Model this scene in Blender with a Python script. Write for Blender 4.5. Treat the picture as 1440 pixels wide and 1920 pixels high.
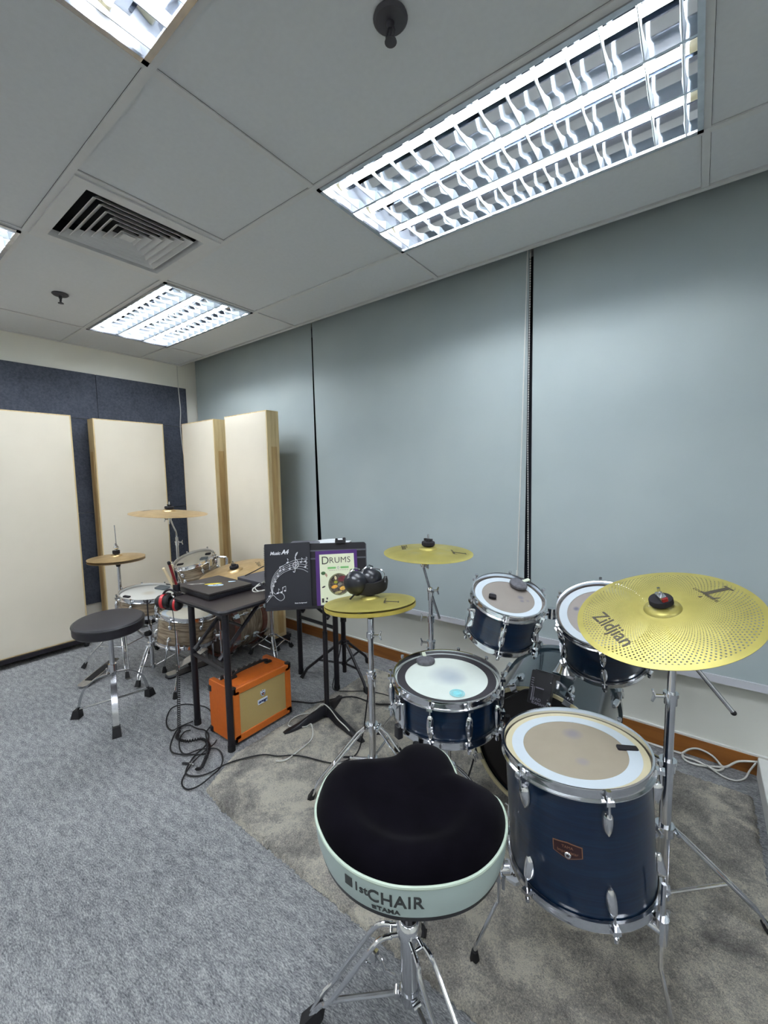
import bpy, math, random
from math import sin, cos, pi, radians, atan2, hypot
from mathutils import Vector, Matrix, Quaternion

random.seed(7)
for o in list(bpy.data.objects): bpy.data.objects.remove(o)
SC = bpy.context.scene
COL = SC.collection

# ------------------------------------------------------------------ camera
CAMZ = 1.345
cam_data = bpy.data.cameras.new('camera')
cam_data.sensor_fit = 'HORIZONTAL'; cam_data.sensor_width = 36.0
cam_data.lens = 779.4 / 1440 * 36.0
cam_data.clip_start = 0.03
cam = bpy.data.objects.new('camera', cam_data); COL.objects.link(cam)
YAW, PITCH, ROLL = -0.6461, -0.0898, -0.0159
_f = Vector((sin(YAW)*cos(PITCH), cos(YAW)*cos(PITCH), sin(PITCH)))
_r = Vector((cos(YAW), -sin(YAW), 0)); _u = _r.cross(_f)
_r2 = _r*cos(ROLL) + _u*sin(ROLL); _u2 = -_r*sin(ROLL) + _u*cos(ROLL)
cm = Matrix((( _r2.x, _u2.x, -_f.x, 0), (_r2.y, _u2.y, -_f.y, 0), (_r2.z, _u2.z, -_f.z, CAMZ), (0, 0, 0, 1)))
cam.matrix_world = cm
SC.camera = cam

# ------------------------------------------------------------------ world + exposure
w = bpy.data.worlds.new('night'); SC.world = w; w.use_nodes = True
w.node_tree.nodes['Background'].inputs[0].default_value = (0.02, 0.025, 0.04, 1)
w.node_tree.nodes['Background'].inputs[1].default_value = 0.3
SC.view_settings.view_transform = 'Standard'; SC.view_settings.look = 'None'
SC.view_settings.exposure = 1.25; SC.view_settings.gamma = 1.0; SC.view_settings.use_curve_mapping = False
TUBE_POWER = 26.0

# ------------------------------------------------------------------ mesh builder
class MB:
    def __init__(s): s.v = []; s.f = []
    def add(s, vs, fs, M=None):
        n = len(s.v)
        if M is not None: vs = [M @ Vector(q) for q in vs]
        s.v += [tuple(q) for q in vs]; s.f += [tuple(i+n for i in f) for f in fs]; return s
    def box(s, c, d, M=None):
        x, y, z = c; a, b, e = d[0]/2, d[1]/2, d[2]/2
        vs = [(x+i*a, y+j*b, z+k*e) for k in (-1, 1) for j in (-1, 1) for i in (-1, 1)]
        return s.add(vs, [(0,2,3,1),(4,5,7,6),(0,1,5,4),(2,6,7,3),(0,4,6,2),(1,3,7,5)], M)
    def rbox(s, c, d, r, M=None, seg=3):
        """box with rounded vertical edges and a small top/bottom chamfer"""
        x, y, z = c; a, b, e = d[0]/2, d[1]/2, d[2]/2
        def ring(ins, zz):
            out = []; rr = max(r-ins, r*0.3)
            for qx, qy, a0 in ((1,1,0),(-1,1,pi/2),(-1,-1,pi),(1,-1,3*pi/2)):
                for k in range(seg+1):
                    t = a0 + k*pi/2/seg
                    out.append((x+qx*(a-r)+(rr)*cos(t)*1.0, y+qy*(b-r)+(rr)*sin(t), zz))
            return out
        ch = min(r, e*2)*0.25
        R = [ring(ch, z-e), ring(0, z-e+ch), ring(0, z+e-ch), ring(ch, z+e)]
        n = len(R[0]); vs = [p for q in R for p in q]; fs = []
        for k in range(3):
            for i in range(n): fs.append((k*n+i, k*n+(i+1)%n, (k+1)*n+(i+1)%n, (k+1)*n+i))
        fs.append(tuple(range(n-1, -1, -1))); fs.append(tuple(range(3*n, 4*n)))
        return s.add(vs, fs, M)
    def cyl(s, p0, p1, r0, r1=None, n=14, cap=True):
        if r1 is None: r1 = r0
        p0 = Vector(p0); p1 = Vector(p1); d = (p1-p0)
        if d.length < 1e-7: return s
        q = d.to_track_quat('Z', 'Y').to_matrix()
        vs = []
        for p, r in ((p0, r0), (p1, r1)):
            for i in range(n):
                t = 2*pi*i/n; vs.append(p + q @ Vector((r*cos(t), r*sin(t), 0)))
        fs = [(i, (i+1)%n, n+(i+1)%n, n+i) for i in range(n)]
        if cap: fs += [tuple(range(n-1, -1, -1)), tuple(range(n, 2*n))]
        return s.add(vs, fs)
    def tube(s, pts, r, n=8, closed=False):
        pts = [Vector(p) for p in pts]; N = len(pts)
        rs = r if isinstance(r, (list, tuple)) else [r]*N
        vs = []; up = None
        for i, p in enumerate(pts):
            if closed: t = pts[(i+1) % N]-pts[i-1]
            else: t = pts[min(i+1, N-1)]-pts[max(i-1, 0)]
            t.normalize()
            if up is None:
                up = Vector((0, 0, 1)) if abs(t.z) < .9 else Vector((1, 0, 0))
            up = (up - t*up.dot(t))
            if up.length < 1e-5: up = t.orthogonal()
            up.normalize(); b = t.cross(up)
            for k in range(n):
                a = 2*pi*k/n; vs.append(p + (up*cos(a)+b*sin(a))*rs[i])
        fs = []
        for i in range(N if closed else N-1):
            j = (i+1) % N
            for k in range(n): fs.append((i*n+k, j*n+k, j*n+(k+1)%n, i*n+(k+1)%n))
        if not closed: fs += [tuple(range(n)), tuple(range((N-1)*n+n-1, (N-1)*n-1, -1))]
        return s.add(vs, fs)
    def lathe(s, prof, n=48, M=None):
        """profile of (r,z); r==0 ends are closed to a point"""
        vs = []; idx = []
        for r, z in prof:
            if r < 1e-6: idx.append([len(vs)]*n); vs.append((0, 0, z))
            else:
                idx.append(list(range(len(vs), len(vs)+n)))
                vs += [(r*cos(2*pi*i/n), r*sin(2*pi*i/n), z) for i in range(n)]
        fs = []
        for a, b in zip(idx, idx[1:]):
            for i in range(n):
                j = (i+1) % n
                q = [a[i], a[j], b[j], b[i]]; u = []
                for k in q:
                    if k not in u: u.append(k)
                if len(u) > 2: fs.append(tuple(reversed(u)))
        return s.add(vs, fs, M)
    def sph(s, c, r, sc=(1, 1, 1), n=16, m=10, M=None):
        T = Matrix.Translation(c) @ Matrix.Diagonal((r*sc[0], r*sc[1], r*sc[2], 1))
        if M is not None: T = M @ T
        return s.lathe([(sin(pi*i/m) if 0 < i < m else 0, -cos(pi*i/m)) for i in range(m+1)], n, T)
    def prism(s, poly, z0, z1, M=None):
        n = len(poly)
        vs = [(x, y, z0) for x, y in poly]+[(x, y, z1) for x, y in poly]
        fs = [(i, (i+1)%n, n+(i+1)%n, n+i) for i in range(n)]+[tuple(range(n-1, -1, -1)), tuple(range(n, 2*n))]
        return s.add(vs, fs, M)
    def map(s, fn): s.v = [tuple(fn(Vector(q))) for q in s.v]; return s

def mesh_obj(name, mb, material, parent=None, ang=35):
    me = bpy.data.meshes.new(name); me.from_pydata(mb.v, [], mb.f); me.validate()
    me.materials.append(material); me.shade_smooth(); me.set_sharp_from_angle(angle=radians(ang))
    o = bpy.data.objects.new(name, me); COL.objects.link(o)
    if parent is not None: o.parent = parent
    return o
P = mesh_obj
def thing(name, label, cat, loc=(0, 0, 0), rot=None, group=None):
    o = bpy.data.objects.new(name, None); COL.objects.link(o); o.empty_display_size = .05
    if rot is not None:
        o.matrix_world = Matrix.Translation(loc) @ rot.to_4x4()
    else: o.location = loc
    return tag(o, label, cat, group)
def tag(o, label, cat, group=None):
    o['label'] = label; o['category'] = cat
    if group: o['group'] = group
    return o
def solo(name, mb, m, label, cat, group=None, loc=None, ang=35):
    """one-mesh thing; its origin is moved to the middle of its base"""
    xs = [q[0] for q in mb.v]; ys = [q[1] for q in mb.v]; zs = [q[2] for q in mb.v]
    c = Vector(((min(xs)+max(xs))/2, (min(ys)+max(ys))/2, min(zs)))
    mb.map(lambda q: q-c); o = mesh_obj(name, mb, m, None, ang); o.location = c
    return tag(o, label, cat, group)
def struct(name, mb, m, parent=None, ang=30):
    o = mesh_obj(name, mb, m, parent, ang)
    if parent is None: o['kind'] = 'structure'
    return o
def off(mb, L):
    L = Vector(L); return mb.map(lambda q: q-L)
def smooth_path(pts, k=6):
    pts = [Vector(p) for p in pts]; out = []
    for i in range(len(pts)-1):
        p0 = pts[max(i-1, 0)]; p1 = pts[i]; p2 = pts[i+1]; p3 = pts[min(i+2, len(pts)-1)]
        for j in range(k):
            t = j/k
            out.append(.5*((2*p1)+(-p0+p2)*t+(2*p0-5*p1+4*p2-p3)*t*t+(-p0+3*p1-3*p2+p3)*t**3))
    out.append(pts[-1]); return out
_font = {}
def text_mb(s, size, depth=.0006, bold=0.0, spacing=1.0, shear=0.0):
    cu = bpy.data.curves.new('lettering', 'FONT'); cu.body = s; cu.size = size; cu.extrude = depth/2
    cu.align_x = 'CENTER'; cu.align_y = 'CENTER'; cu.offset = bold; cu.space_character = spacing
    cu.resolution_u = 3; cu.shear = shear
    ob = bpy.data.objects.new('lettering', cu); COL.objects.link(ob)
    dg = bpy.context.evaluated_depsgraph_get(); me = bpy.data.meshes.new_from_object(ob.evaluated_get(dg))
    mb = MB(); mb.add([v.co.copy() for v in me.vertices], [tuple(p.vertices) for p in me.polygons])
    bpy.data.objects.remove(ob); bpy.data.meshes.remove(me); bpy.data.curves.remove(cu)
    return mb
def frame(x, y, z, o):
    """matrix from three axis vectors and an origin"""
    return Matrix(((x[0], y[0], z[0], o[0]), (x[1], y[1], z[1], o[1]), (x[2], y[2], z[2], o[2]), (0, 0, 0, 1)))

# ------------------------------------------------------------------ materials
def srgb(r, g, b):
    f = lambda c: (c/255/12.92) if c/255 <= .04045 else ((c/255+.055)/1.055)**2.4
    return (f(r), f(g), f(b), 1)
class NT:
    def __init__(s, name):
        s.m = bpy.data.materials.new(name); s.m.use_nodes = True; s.t = s.m.node_tree
        s.n = s.t.nodes; s.b = s.n['Principled BSDF']; s.out = s.n['Material Output']
    def node(s, ty, ins=None, **kw):
        n = s.n.new(ty)
        for k, v in kw.items(): setattr(n, k, v)
        for k, v in (ins or {}).items():
            if hasattr(v, 'is_output') or isinstance(v, bpy.types.NodeSocket): s.t.links.new(v, n.inputs[k])
            else: n.inputs[k].default_value = v
        return n
    def link(s, a, b): s.t.links.new(a, b)
    def math(s, op, a, b=None, c=None):
        n = s.n.new('ShaderNodeMath'); n.operation = op
        for i, v in enumerate((a, b, c)):
            if v is None: continue
            if isinstance(v, (int, float)): n.inputs[i].default_value = v
            else: s.link(v, n.inputs[i])
        return n.outputs[0]
    def coord(s, kind='Object', scale=(1, 1, 1), rot=(0, 0, 0)):
        tc = s.node('ShaderNodeTexCoord'); mp = s.node('ShaderNodeMapping')
        s.link(tc.outputs[kind], mp.inputs[0]); mp.inputs['Scale'].default_value = scale; mp.inputs['Rotation'].default_value = rot
        return mp.outputs[0]
    def noise(s, vec, scale, detail=3, rough=.5, dist=0):
        n = s.node('ShaderNodeTexNoise', {'Scale': scale, 'Detail': detail, 'Roughness': rough, 'Distortion': dist})
        s.link(vec, n.inputs['Vector']); return n.outputs['Fac']
    def ramp(s, fac, stops):
        r = s.node('ShaderNodeValToRGB'); s.link(fac, r.inputs[0]); e = r.color_ramp.elements
        while len(e) < len(stops): e.new(.5)
        for el, (p, c) in zip(e, stops): el.position = p; el.color = c
        return r.outputs[0]
    def bump(s, h, strength=.3, dist=.002):
        b = s.node('ShaderNodeBump', {'Strength': strength, 'Distance': dist}); s.link(h, b.inputs['Height'])
        s.link(b.outputs[0], s.b.inputs['Normal'])
def mat(name, col, rough=.5, metal=0.0, var=.06, scale=30, bump=0.0, coat=0.0, spec=None, bscale=None):
    m = NT(name); v = m.coord()
    f = m.noise(v, scale)
    lo = tuple(c*(1-var) for c in col[:3])+(1,); hi = tuple(min(1, c*(1+var)) for c in col[:3])+(1,)
    m.link(m.ramp(f, [(.3, lo), (.7, hi)]), m.b.inputs['Base Color'])
    m.b.inputs['Roughness'].default_value = rough; m.b.inputs['Metallic'].default_value = metal
    m.b.inputs['Coat Weight'].default_value = coat; m.b.inputs['Coat Roughness'].default_value = .06
    if spec is not None: m.b.inputs['Specular IOR Level'].default_value = spec
    if bump: m.bump(m.noise(v, bscale or scale*4), bump, .001)
    return m.m
chrome = mat('chrome', (.72, .73, .76, 1), .13, 1.0, .03, 20)
chrome_dull = mat('worn_chrome', (.5, .51, .54, 1), .25, 1.0, .1, 40)
black_metal = mat('black_painted_steel', srgb(24, 22, 30), .38, 0, .1, 60)
black_rubber = mat('black_rubber', srgb(20, 20, 24), .65, 0, .15, 80, .2)
black_plastic = mat('black_plastic', srgb(26, 26, 32), .35, 0, .08, 60)
black_foam = mat('black_foam', srgb(30, 28, 34), .9, 0, .15, 200, .5, bscale=900)
white_plastic = mat('white_plastic', srgb(214, 216, 214), .4, 0, .03, 20)
white_cord = mat('white_cord', srgb(205, 205, 200), .5, 0, .04, 20)
cream_cloth = mat('cream_fabric', srgb(216, 208, 192), .9, 0, .015, 6, .15, bscale=1500)
grey_gel = mat('grey_gel', srgb(88, 88, 94), .6, 0, .25, 120, .3)
paper_white = mat('white_paper', srgb(228, 232, 236), .7, 0, .02, 30)
print_white = mat('white_print', srgb(215, 215, 220), .5, 0, .02, 30)
print_black = mat('dark_print', srgb(52, 48, 44), .5, 0, .1, 30)
blue_ply = None
def wood(name, a, b, rough=.45, axis=2, sc=2.0, coat=0):
    m = NT(name); s = [26, 26, 26]; s[axis] = sc
    v = m.coord(scale=tuple(s)); f = m.noise(v, 1.6, 5, .6, .6)
    m.link(m.ramp(f, [(.25, a), (.6, b), (.8, tuple(c*1.08 for c in b[:3])+(1,))]), m.b.inputs['Base Color'])
    m.b.inputs['Roughness'].default_value = rough; m.b.inputs['Coat Weight'].default_value = coat
    m.bump(f, .1, .001); return m.m
pine = wood('pine', srgb(186, 160, 112), srgb(214, 192, 146))
pine_dark = wood('darker_pine', srgb(168, 134, 84), srgb(196, 164, 112))
skirting_wood = wood('skirting_oak', srgb(118, 70, 28), srgb(150, 94, 40), .4, 0, 1.5)
rosewood = wood('red_brown_hoop', srgb(84, 42, 30), srgb(112, 58, 42), .3, 2, 8, .5)

def lacquer():
    m = NT('blue_lacquered_wood'); v = m.coord(scale=(3, 3, 95)); f = m.noise(v, 1.2, 5, .65, .8)
    m.link(m.ramp(f, [(.2, (.0006, .005, .020, 1)), (.5, (.001, .012, .040, 1)), (.8, (.002, .024, .062, 1))]), m.b.inputs['Base Color'])
    m.b.inputs['Roughness'].default_value = .3; m.b.inputs['Specular IOR Level'].default_value = .25; m.b.inputs['Coat Weight'].default_value = .75; m.b.inputs['Coat Roughness'].default_value = .04
    return m.m
blue_shell = lacquer()
def bass_lacquer():
    m = NT('blue_bass_lacquer'); v = m.coord(scale=(3, 3, 95)); f = m.noise(v, 1.2, 5, .65, .8)
    m.link(m.ramp(f, [(.2, (.005, .016, .026, 1)), (.5, (.008, .024, .038, 1)), (.8, (.012, .033, .048, 1))]), m.b.inputs['Base Color'])
    m.b.inputs['Roughness'].default_value = .25; m.b.inputs['Coat Weight'].default_value = 1.0; m.b.inputs['Coat Roughness'].default_value = .05
    return m.m
blue_bass = bass_lacquer()
def oyster():
    m = NT('oyster_grain_wrap'); v = m.coord(scale=(1.2, 1.2, 14))
    f = m.noise(m.coord(scale=(5, 5, 42)), 1.0, 4, .55, 1.4)
    m.link(m.ramp(f, [(.3, srgb(84, 70, 56)), (.45, srgb(124, 108, 88)), (.55, srgb(150, 133, 110)), (.7, srgb(172, 158, 136))]), m.b.inputs['Base Color'])
    m.b.inputs['Roughness'].default_value = .25; m.b.inputs['Coat Weight'].default_value = .6
    return m.m
oyster_wrap = oyster()

def headmat(name, col, spots=(), dirt=.5):
    """drum head film: worn patches (stick marks) sit at fixed spots of the head"""
    m = NT(name); tc = m.node('ShaderNodeTexCoord'); v = m.coord()
    base = m.ramp(m.noise(v, 9, 4, .6), [(.3, tuple(c*(1-.12*dirt) for c in col[:3])+(1,)), (.7, tuple(min(1, c*1.04) for c in col[:3])+(1,))])
    cur = base
    for (x, y, r, c, a) in spots:
        d = m.node('ShaderNodeVectorMath', operation='DISTANCE'); m.link(tc.outputs['Object'], d.inputs[0]); d.inputs[1].default_value = (x, y, -.006)
        mr = m.node('ShaderNodeMapRange', {'From Min': r*.3, 'From Max': r, 'To Min': a, 'To Max': 0.0}); m.link(d.outputs['Value'], mr.inputs['Value'])
        mx = m.node('ShaderNodeMix', data_type='RGBA'); m.link(mr.outputs[0], mx.inputs['Factor']); m.link(cur, mx.inputs[6]); mx.inputs[7].default_value = c
        cur = mx.outputs[2]
    m.link(cur, m.b.inputs['Base Color']); m.b.inputs['Roughness'].default_value = .45
    return m.m

def perf_metal():
    """pierced brass-yellow alloy: staggered rings of round holes, alpha cut"""
    m = NT('pierced_yellow_alloy'); tc = m.node('ShaderNodeTexCoord'); sp = m.node('ShaderNodeSeparateXYZ'); m.link(tc.outputs['Object'], sp.inputs[0])
    x, y = sp.outputs[0], sp.outputs[1]
    r = m.math('SQRT', m.math('ADD', m.math('MULTIPLY', x, x), m.math('MULTIPLY', y, y)))
    th = m.math('DIVIDE', m.math('ARCTAN2', y, x), 2*pi)
    N = 104
    lv = m.math('MULTIPLY', m.math('LOGARITHM', m.math('MAXIMUM', r, .001), math.e), N/(2*pi)*1.65)
    ring = m.math('FLOOR', lv); fv = m.math('SUBTRACT', m.math('FRACT', lv), .5)
    ua = m.math('ADD', m.math('MULTIPLY', th, N), m.math('MULTIPLY', ring, .5))
    fu = m.math('SUBTRACT', m.math('FRACT', m.math('ADD', ua, 1000.0)), .5)
    fv2 = m.math('DIVIDE', fv, 1.65)
    d = m.math('SQRT', m.math('ADD', m.math('MULTIPLY', fu, fu), m.math('MULTIPLY', fv2, fv2)))
    hole = m.math('LESS_THAN', d, .205)
    hole = m.math('MULTIPLY', hole, m.math('GREATER_THAN', r, .024))
    inside = m.node('ShaderNodeValue'); inside.outputs[0].default_value = .2118
    hole = m.math('MULTIPLY', hole, m.math('LESS_THAN', r, inside.outputs[0]))
    band = m.math('GREATER_THAN', m.math('ABSOLUTE', m.math('SUBTRACT', r, .053)), .004)
    hole = m.math('MULTIPLY', hole, band)
    m.link(m.math('SUBTRACT', 1.0, hole), m.b.inputs['Alpha'])
    v = m.coord(); f = m.noise(v, 14, 3)
    m.link(m.ramp(f, [(.3, srgb(173, 162, 86)), (.7, srgb(189, 178, 98))]), m.b.inputs['Base Color'])
    m.b.inputs['Roughness'].default_value = .42; m.b.inputs['Metallic'].default_value = .45
    return m.m, inside
ride_metal, _in = perf_metal()
def perf_variant(name, rmax, N_r):
    m = ride_metal.copy(); m.name = name
    for n in m.node_tree.nodes:
        if n.bl_idname == 'ShaderNodeValue': n.outputs[0].default_value = rmax
    return m
crash_metal = perf_variant('pierced_crash_alloy', .188, 0)
hat_metal = perf_variant('pierced_hat_alloy', .163, 0)
def brass():
    m = NT('rose_brass'); tc = m.node('ShaderNodeTexCoord'); ln = m.node('ShaderNodeVectorMath', operation='LENGTH'); m.link(tc.outputs['Object'], ln.inputs[0])
    s_ = m.math('SINE', m.math('MULTIPLY', ln.outputs['Value'], 1400.0))
    v = m.coord(); f = m.noise(v, 16, 3)
    m.link(m.ramp(f, [(.3, srgb(190, 160, 114)), (.7, srgb(210, 184, 138))]), m.b.inputs['Base Color'])
    m.b.inputs['Metallic'].default_value = .8; m.b.inputs['Roughness'].default_value = .36; m.bump(s_, .15, .0006)
    return m.m
brass_metal = brass()
# ------------------------------------------------------------------ room constants (metres)
CEIL = 2.44; XL = -4.117; YB = 2.154; YBL = 2.30; YW = 2.36; XR = 2.6; YN = -2.6; RECZ = 2.62
U0 = -1.2235          # ceiling grid line above the middle of the room
V3 = 1.8064           # last full grid line before the blinds

# floor carpet
def carpet():
    m = NT('loop_carpet'); v = m.coord(); vs = m.coord(scale=(1, 3.2, 1), rot=(0, 0, radians(-28)))
    fine = m.noise(vs, 95, 4, .75); mid = m.noise(vs, 16, 4, .7); big = m.noise(v, 1.8, 3)
    mixf = m.math('ADD', m.math('MULTIPLY', fine, .62), m.math('ADD', m.math('MULTIPLY', mid, .28), m.math('MULTIPLY', big, .10)))
    c = m.ramp(mixf, [(.37, srgb(80, 82, 88)), (.5, srgb(144, 146, 149)), (.61, srgb(194, 195, 196))])
    sp = m.node('ShaderNodeSeparateXYZ'); m.link(v, sp.inputs[0]); seam = None
    for ax in (0, 1):
        fr = m.math('FRACT', m.math('ADD', m.math('MULTIPLY', sp.outputs[ax], 2.0), 40.3))
        l = m.math('LESS_THAN', fr, .006); seam = l if seam is None else m.math('MAXIMUM', seam, l)
    mx = m.node('ShaderNodeMix', data_type='RGBA'); m.link(m.math('MULTIPLY', seam, .18), mx.inputs['Factor']); m.link(c, mx.inputs[6]); mx.inputs[7].default_value = srgb(50, 52, 60)
    m.link(mx.outputs[2], m.b.inputs['Base Color']); m.b.inputs['Roughness'].default_value = .95; m.b.inputs['Specular IOR Level'].default_value = .1
    m.bump(fine, .9, .006); return m.m
struct('floor', MB().box(((XL+XR)/2, (YN+YW)/2, -.03), (XR-XL, YW-YN, .06)), carpet())
wall_paint = mat('white_wall_paint', srgb(232, 231, 222), .75, 0, .015, 3, .05)
struct('wall_left', MB().box((XL-.05, (YN+YW)/2, 1.3), (.1, YW-YN, 2.7)), wall_paint)
struct('wall_right', MB().box((XR+.05, (YN+YW)/2, 1.3), (.1, YW-YN, 2.7)), wall_paint)
struct('wall_behind', MB().box(((XL+XR)/2, YN-.05, 1.3), (XR-XL, .1, 2.7)), wall_paint)
# window wall: solid up to the sill, dark glass above, solid header
wf = MB(); wf.box(((XL+XR)/2, YW+.05, .25), (XR-XL, .1, .5)); wf.box(((XL+XR)/2, YW+.05, 2.56), (XR-XL, .1, .12))
for x in (XL+.1, XR-.06): wf.box((x, YW+.05, 1.5), (.12, .1, 2.0))
struct('wall_front', wf, mat('window_wall_paint', srgb(214, 215, 208), .75, 0, .015, 3, .05))
night_glass = mat('night_window_glass', srgb(14, 18, 34), .08, 0, .1, 3)
for i, (a, b) in enumerate(((XL+.16, -2.43), (-2.31, -.80), (-.68, .84), (.96, XR-.12))):
    o = struct('window_%d' % (i+1), MB().box(((a+b)/2, YW+.06, 1.5), (b-a, .02, 2.0)), night_glass)
    fr = MB(); dark = mat('window_frame_grey', srgb(52, 56, 66), .4)
    fr.box(((a+b)/2, YW+.04, .53), (b-a, .05, .05)); fr.box(((a+b)/2, YW+.04, 2.47), (b-a, .05, .05))
    fr.box((a-.06, YW+.05, 1.5), (.118, .08, 2.0)); struct('window_frame', fr, dark, o)
# skirting board under the window, thin white bead on top
struct('baseboard_front', MB().box(((XL+XR)/2, YW-.008, .042), (XR-XL, .016, .084)), skirting_wood)
struct('trim_1', MB().box(((XL+XR)/2, YW-.006, .088), (XR-XL, .012, .008)), white_plastic)
struct('baseboard_left', MB().box((XL+.008, (YN+YW)/2, .042), (.016, YW-YN-.04, .084)), skirting_wood)

# ceiling: tiles between tee bars, holes for fittings, recess for the blinds
tile_mat = mat('mineral_ceiling_tile', srgb(208, 210, 212), .9, 0, .02, 60, .25, bscale=500)
tee_mat = mat('white_tee_bar', srgb(206, 206, 206), .5, 0, .02, 20)
tile_dark = mat('ceiling_void', srgb(30, 30, 34), .9)
Xc = [U0+1.2*k for k in (-3, -2, -1, 0, 1, 2, 3, 4)]
rows = [V3+.3474]+[V3-.6*k for k in range(0, 8)]+[YN]
fix_cells = set(); vent_cell = None
FIX = [(-1.2235, V3-.6, 'main'), (-1.2235-2.4, V3-.6, 'far'), (-1.2235, V3-1.8-0.0, 'near'), (-1.2235-2.4, V3-1.8, 'left')]
def col_edges(yc):
    """tile joints along X for one strip of tiles"""
    e = [XL]; x = U0-2.4
    while x < XR: e.append(x); x += 1.2
    e.append(XR); return e
tiles = MB(); tees = MB()
fixtures = []
EXTRA = [(U0, V3-3.6), (U0+2.4, V3-1.8), (U0-2.4, V3-3.6), (U0+2.4, V3-3.6)]
BLANK = []
ALL = [(U0, V3-.6), (U0-2.4, V3-.6), (U0, V3-1.8), (U0-2.4, V3-1.8)]+EXTRA
for r0, r1 in zip(rows, rows[1:]):      # r0 > r1
    ed = col_edges((r0+r1)/2)
    is_vent_row = abs(r1-(V3-1.2)) < .01
    if is_vent_row: ed = sorted(ed+[U0-.6])
    for a, b in zip(ed, ed[1:]):
        if b-a < .02: continue
        hole = any(abs(a-fx) < .02 and abs(r1-fy) < .02 and b-a > 1.0 for fx, fy in ALL)
        if is_vent_row and abs(a-(U0-1.2)) < .02: hole = True
        if not hole: tiles.box(((a+b)/2, (r0+r1)/2, CEIL+.014), (b-a-.026, r0-r1-.026, .016))
        if a > XL+.01: tees.box((a, (r0+r1)/2, CEIL+.003), (.024, r0-r1, .005))
    tees.box(((XL+XR)/2, r1, CEIL+.0025), (XR-XL, .024, .006))
ceil = struct('ceiling', tiles, tile_mat)
struct('tee_grid', tees, tee_mat, ceil)
struct('ceiling_void_lid', MB().box(((XL+XR)/2, (YN+YB)/2, CEIL+.17), (XR-XL, YB-YN, .02)), tile_dark, ceil)
ang = MB(); ang.box(((XL+XR)/2, YB+.003, CEIL+.012), (XR-XL, .022, .026)); ang.box(((XL+XR)/2, YB+.008, CEIL+.09), (XR-XL, .012, .18))
struct('trim_2', ang, tee_mat)
struct('trim_3', MB().box((XL+.012, (YN+YB)/2, CEIL+.004), (.024, YB-YN, .008)), tee_mat)
struct('blind_recess_top', MB().box(((XL+XR)/2, (YB+YW)/2+.04, RECZ+.01), (XR-XL, YW-YB+.1, .02)), tile_dark, ceil)

# ------------------------------------------------------------------ louvred ceiling lights
def emitter(name, strength, col=(.93, .97, 1.0)):
    m = NT(name); e = m.node('ShaderNodeEmission', {'Strength': strength, 'Color': col+(1,)})
    m.link(e.outputs[0], m.out.inputs['Surface']); return m.m
tube_glow = emitter('fluorescent_tube', TUBE_POWER)
mirror_alu = mat('mirror_louvre_aluminium', (.48, .51, .56, 1), .07, 1.0, .02, 20)
blade_alu = mat('white_louvre_blade', (.50, .54, .55, 1), .35, .5, .02, 20)
housing_white = mat('light_housing', srgb(150, 152, 156), .35, 0, .02, 10)
brass_cap = mat('tube_end_cap', srgb(190, 180, 150), .35, .6)
def louvre_light(label, x0, y0, n=14, detail=True):
    L, W, D = 1.176, .572, .088; t = thing('ceiling_light', label, 'light', (x0+.6, y0+.3, CEIL), None, 'louvred ceiling lights')
    h = MB(); h.box((0, 0, D), (L, W, .006))
    for sx in (-1, 1): h.box((sx*(L/2-.002), 0, D/2), (.004, W, D))
    for sy in (-1, 1): h.box((0, sy*(W/2-.002), D/2), (L, .004, D))
    P('housing', h, housing_white, t)
    f = MB(); 
    for sx in (-1, 1): f.box((sx*(L/2-.003), 0, -.001), (.016, W+.01, .008))
    for sy in (-1, 1): f.box((0, sy*(W/2-.003), -.001), (L+.01, .016, .008))
    P('frame', f, chrome_dull, t)
    p = (W-.012)/3; rf = MB()
    for k in range(4):
        yb = -W/2+.006+k*p
        prof = [(-.004, .002), (-.007, .022), (-.016, .046), (-.034, .070), (.034, .070), (.016, .046), (.007, .022), (.004, .002)]
        if k == 0: prof = [(0, .002)]+[(0, .07)]+[q for q in prof if q[0] > 0]
        if k == 3: prof = [q for q in prof if q[0] < 0]+[(0, .07), (0, .002)]
        n0 = len(prof); vs = [(sx*(L/2-.006), yb+a, z) for sx in (-1, 1) for a, z in prof]
        fs = [(i, (i+1) % n0, n0+(i+1) % n0, n0+i) for i in range(n0)]+[tuple(range(n0)), tuple(range(2*n0-1, n0-1, -1))]
        rf.add(vs, fs)
    rf.box((0, 0, .082), (L-.01, W-.01, .002)); P('reflector', rf, mirror_alu, t)
    for i in range(n):
        bl = MB()
        for k in range(3):
            yc = -W/2+.006+(k+.5)*p
            x = -L/2+(i+.5)*L/n
            z1 = [(-p/2+.004, .036), (-p*.25, .020), (0, .012), (p*.25, .020), (p/2-.004, .036)]
            for (ya, za), (yb2, zb) in zip(z1, z1[1:]):
                vs = []
                for yy, zz in ((ya, za), (yb2, zb)):
                    hw = .0012+.009*zz/.044
                    vs += [(x-.0012, yc+yy, .002), (x+.0012, yc+yy, .002), (x+hw, yc+yy, zz), (x-hw, yc+yy, zz)]
                bl.add(vs, [(0,4,5,1),(1,5,6,2),(2,6,7,3),(3,7,4,0)])
        P('louvre_blade', bl, blade_alu, t)
    for k in range(3):
        yc = -W/2+.006+(k+.5)*p
        tb = P('tube', MB().cyl((-L/2+.03, yc, .052), (L/2-.03, yc, .052), .012, n=12), tube_glow, t)
        for sx in (-1, 1): P('end_cap', MB().cyl((sx*(L/2-.006), yc, .052), (sx*(L/2-.031), yc, .052), .0138, n=12), brass_cap, tb)
    return t
louvre_light('louvred three-tube ceiling light largest in view, above the gap between blinds', *ALL[0])
louvre_light('small distant louvred ceiling light near the corner beyond the air vent', *ALL[1])
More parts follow.
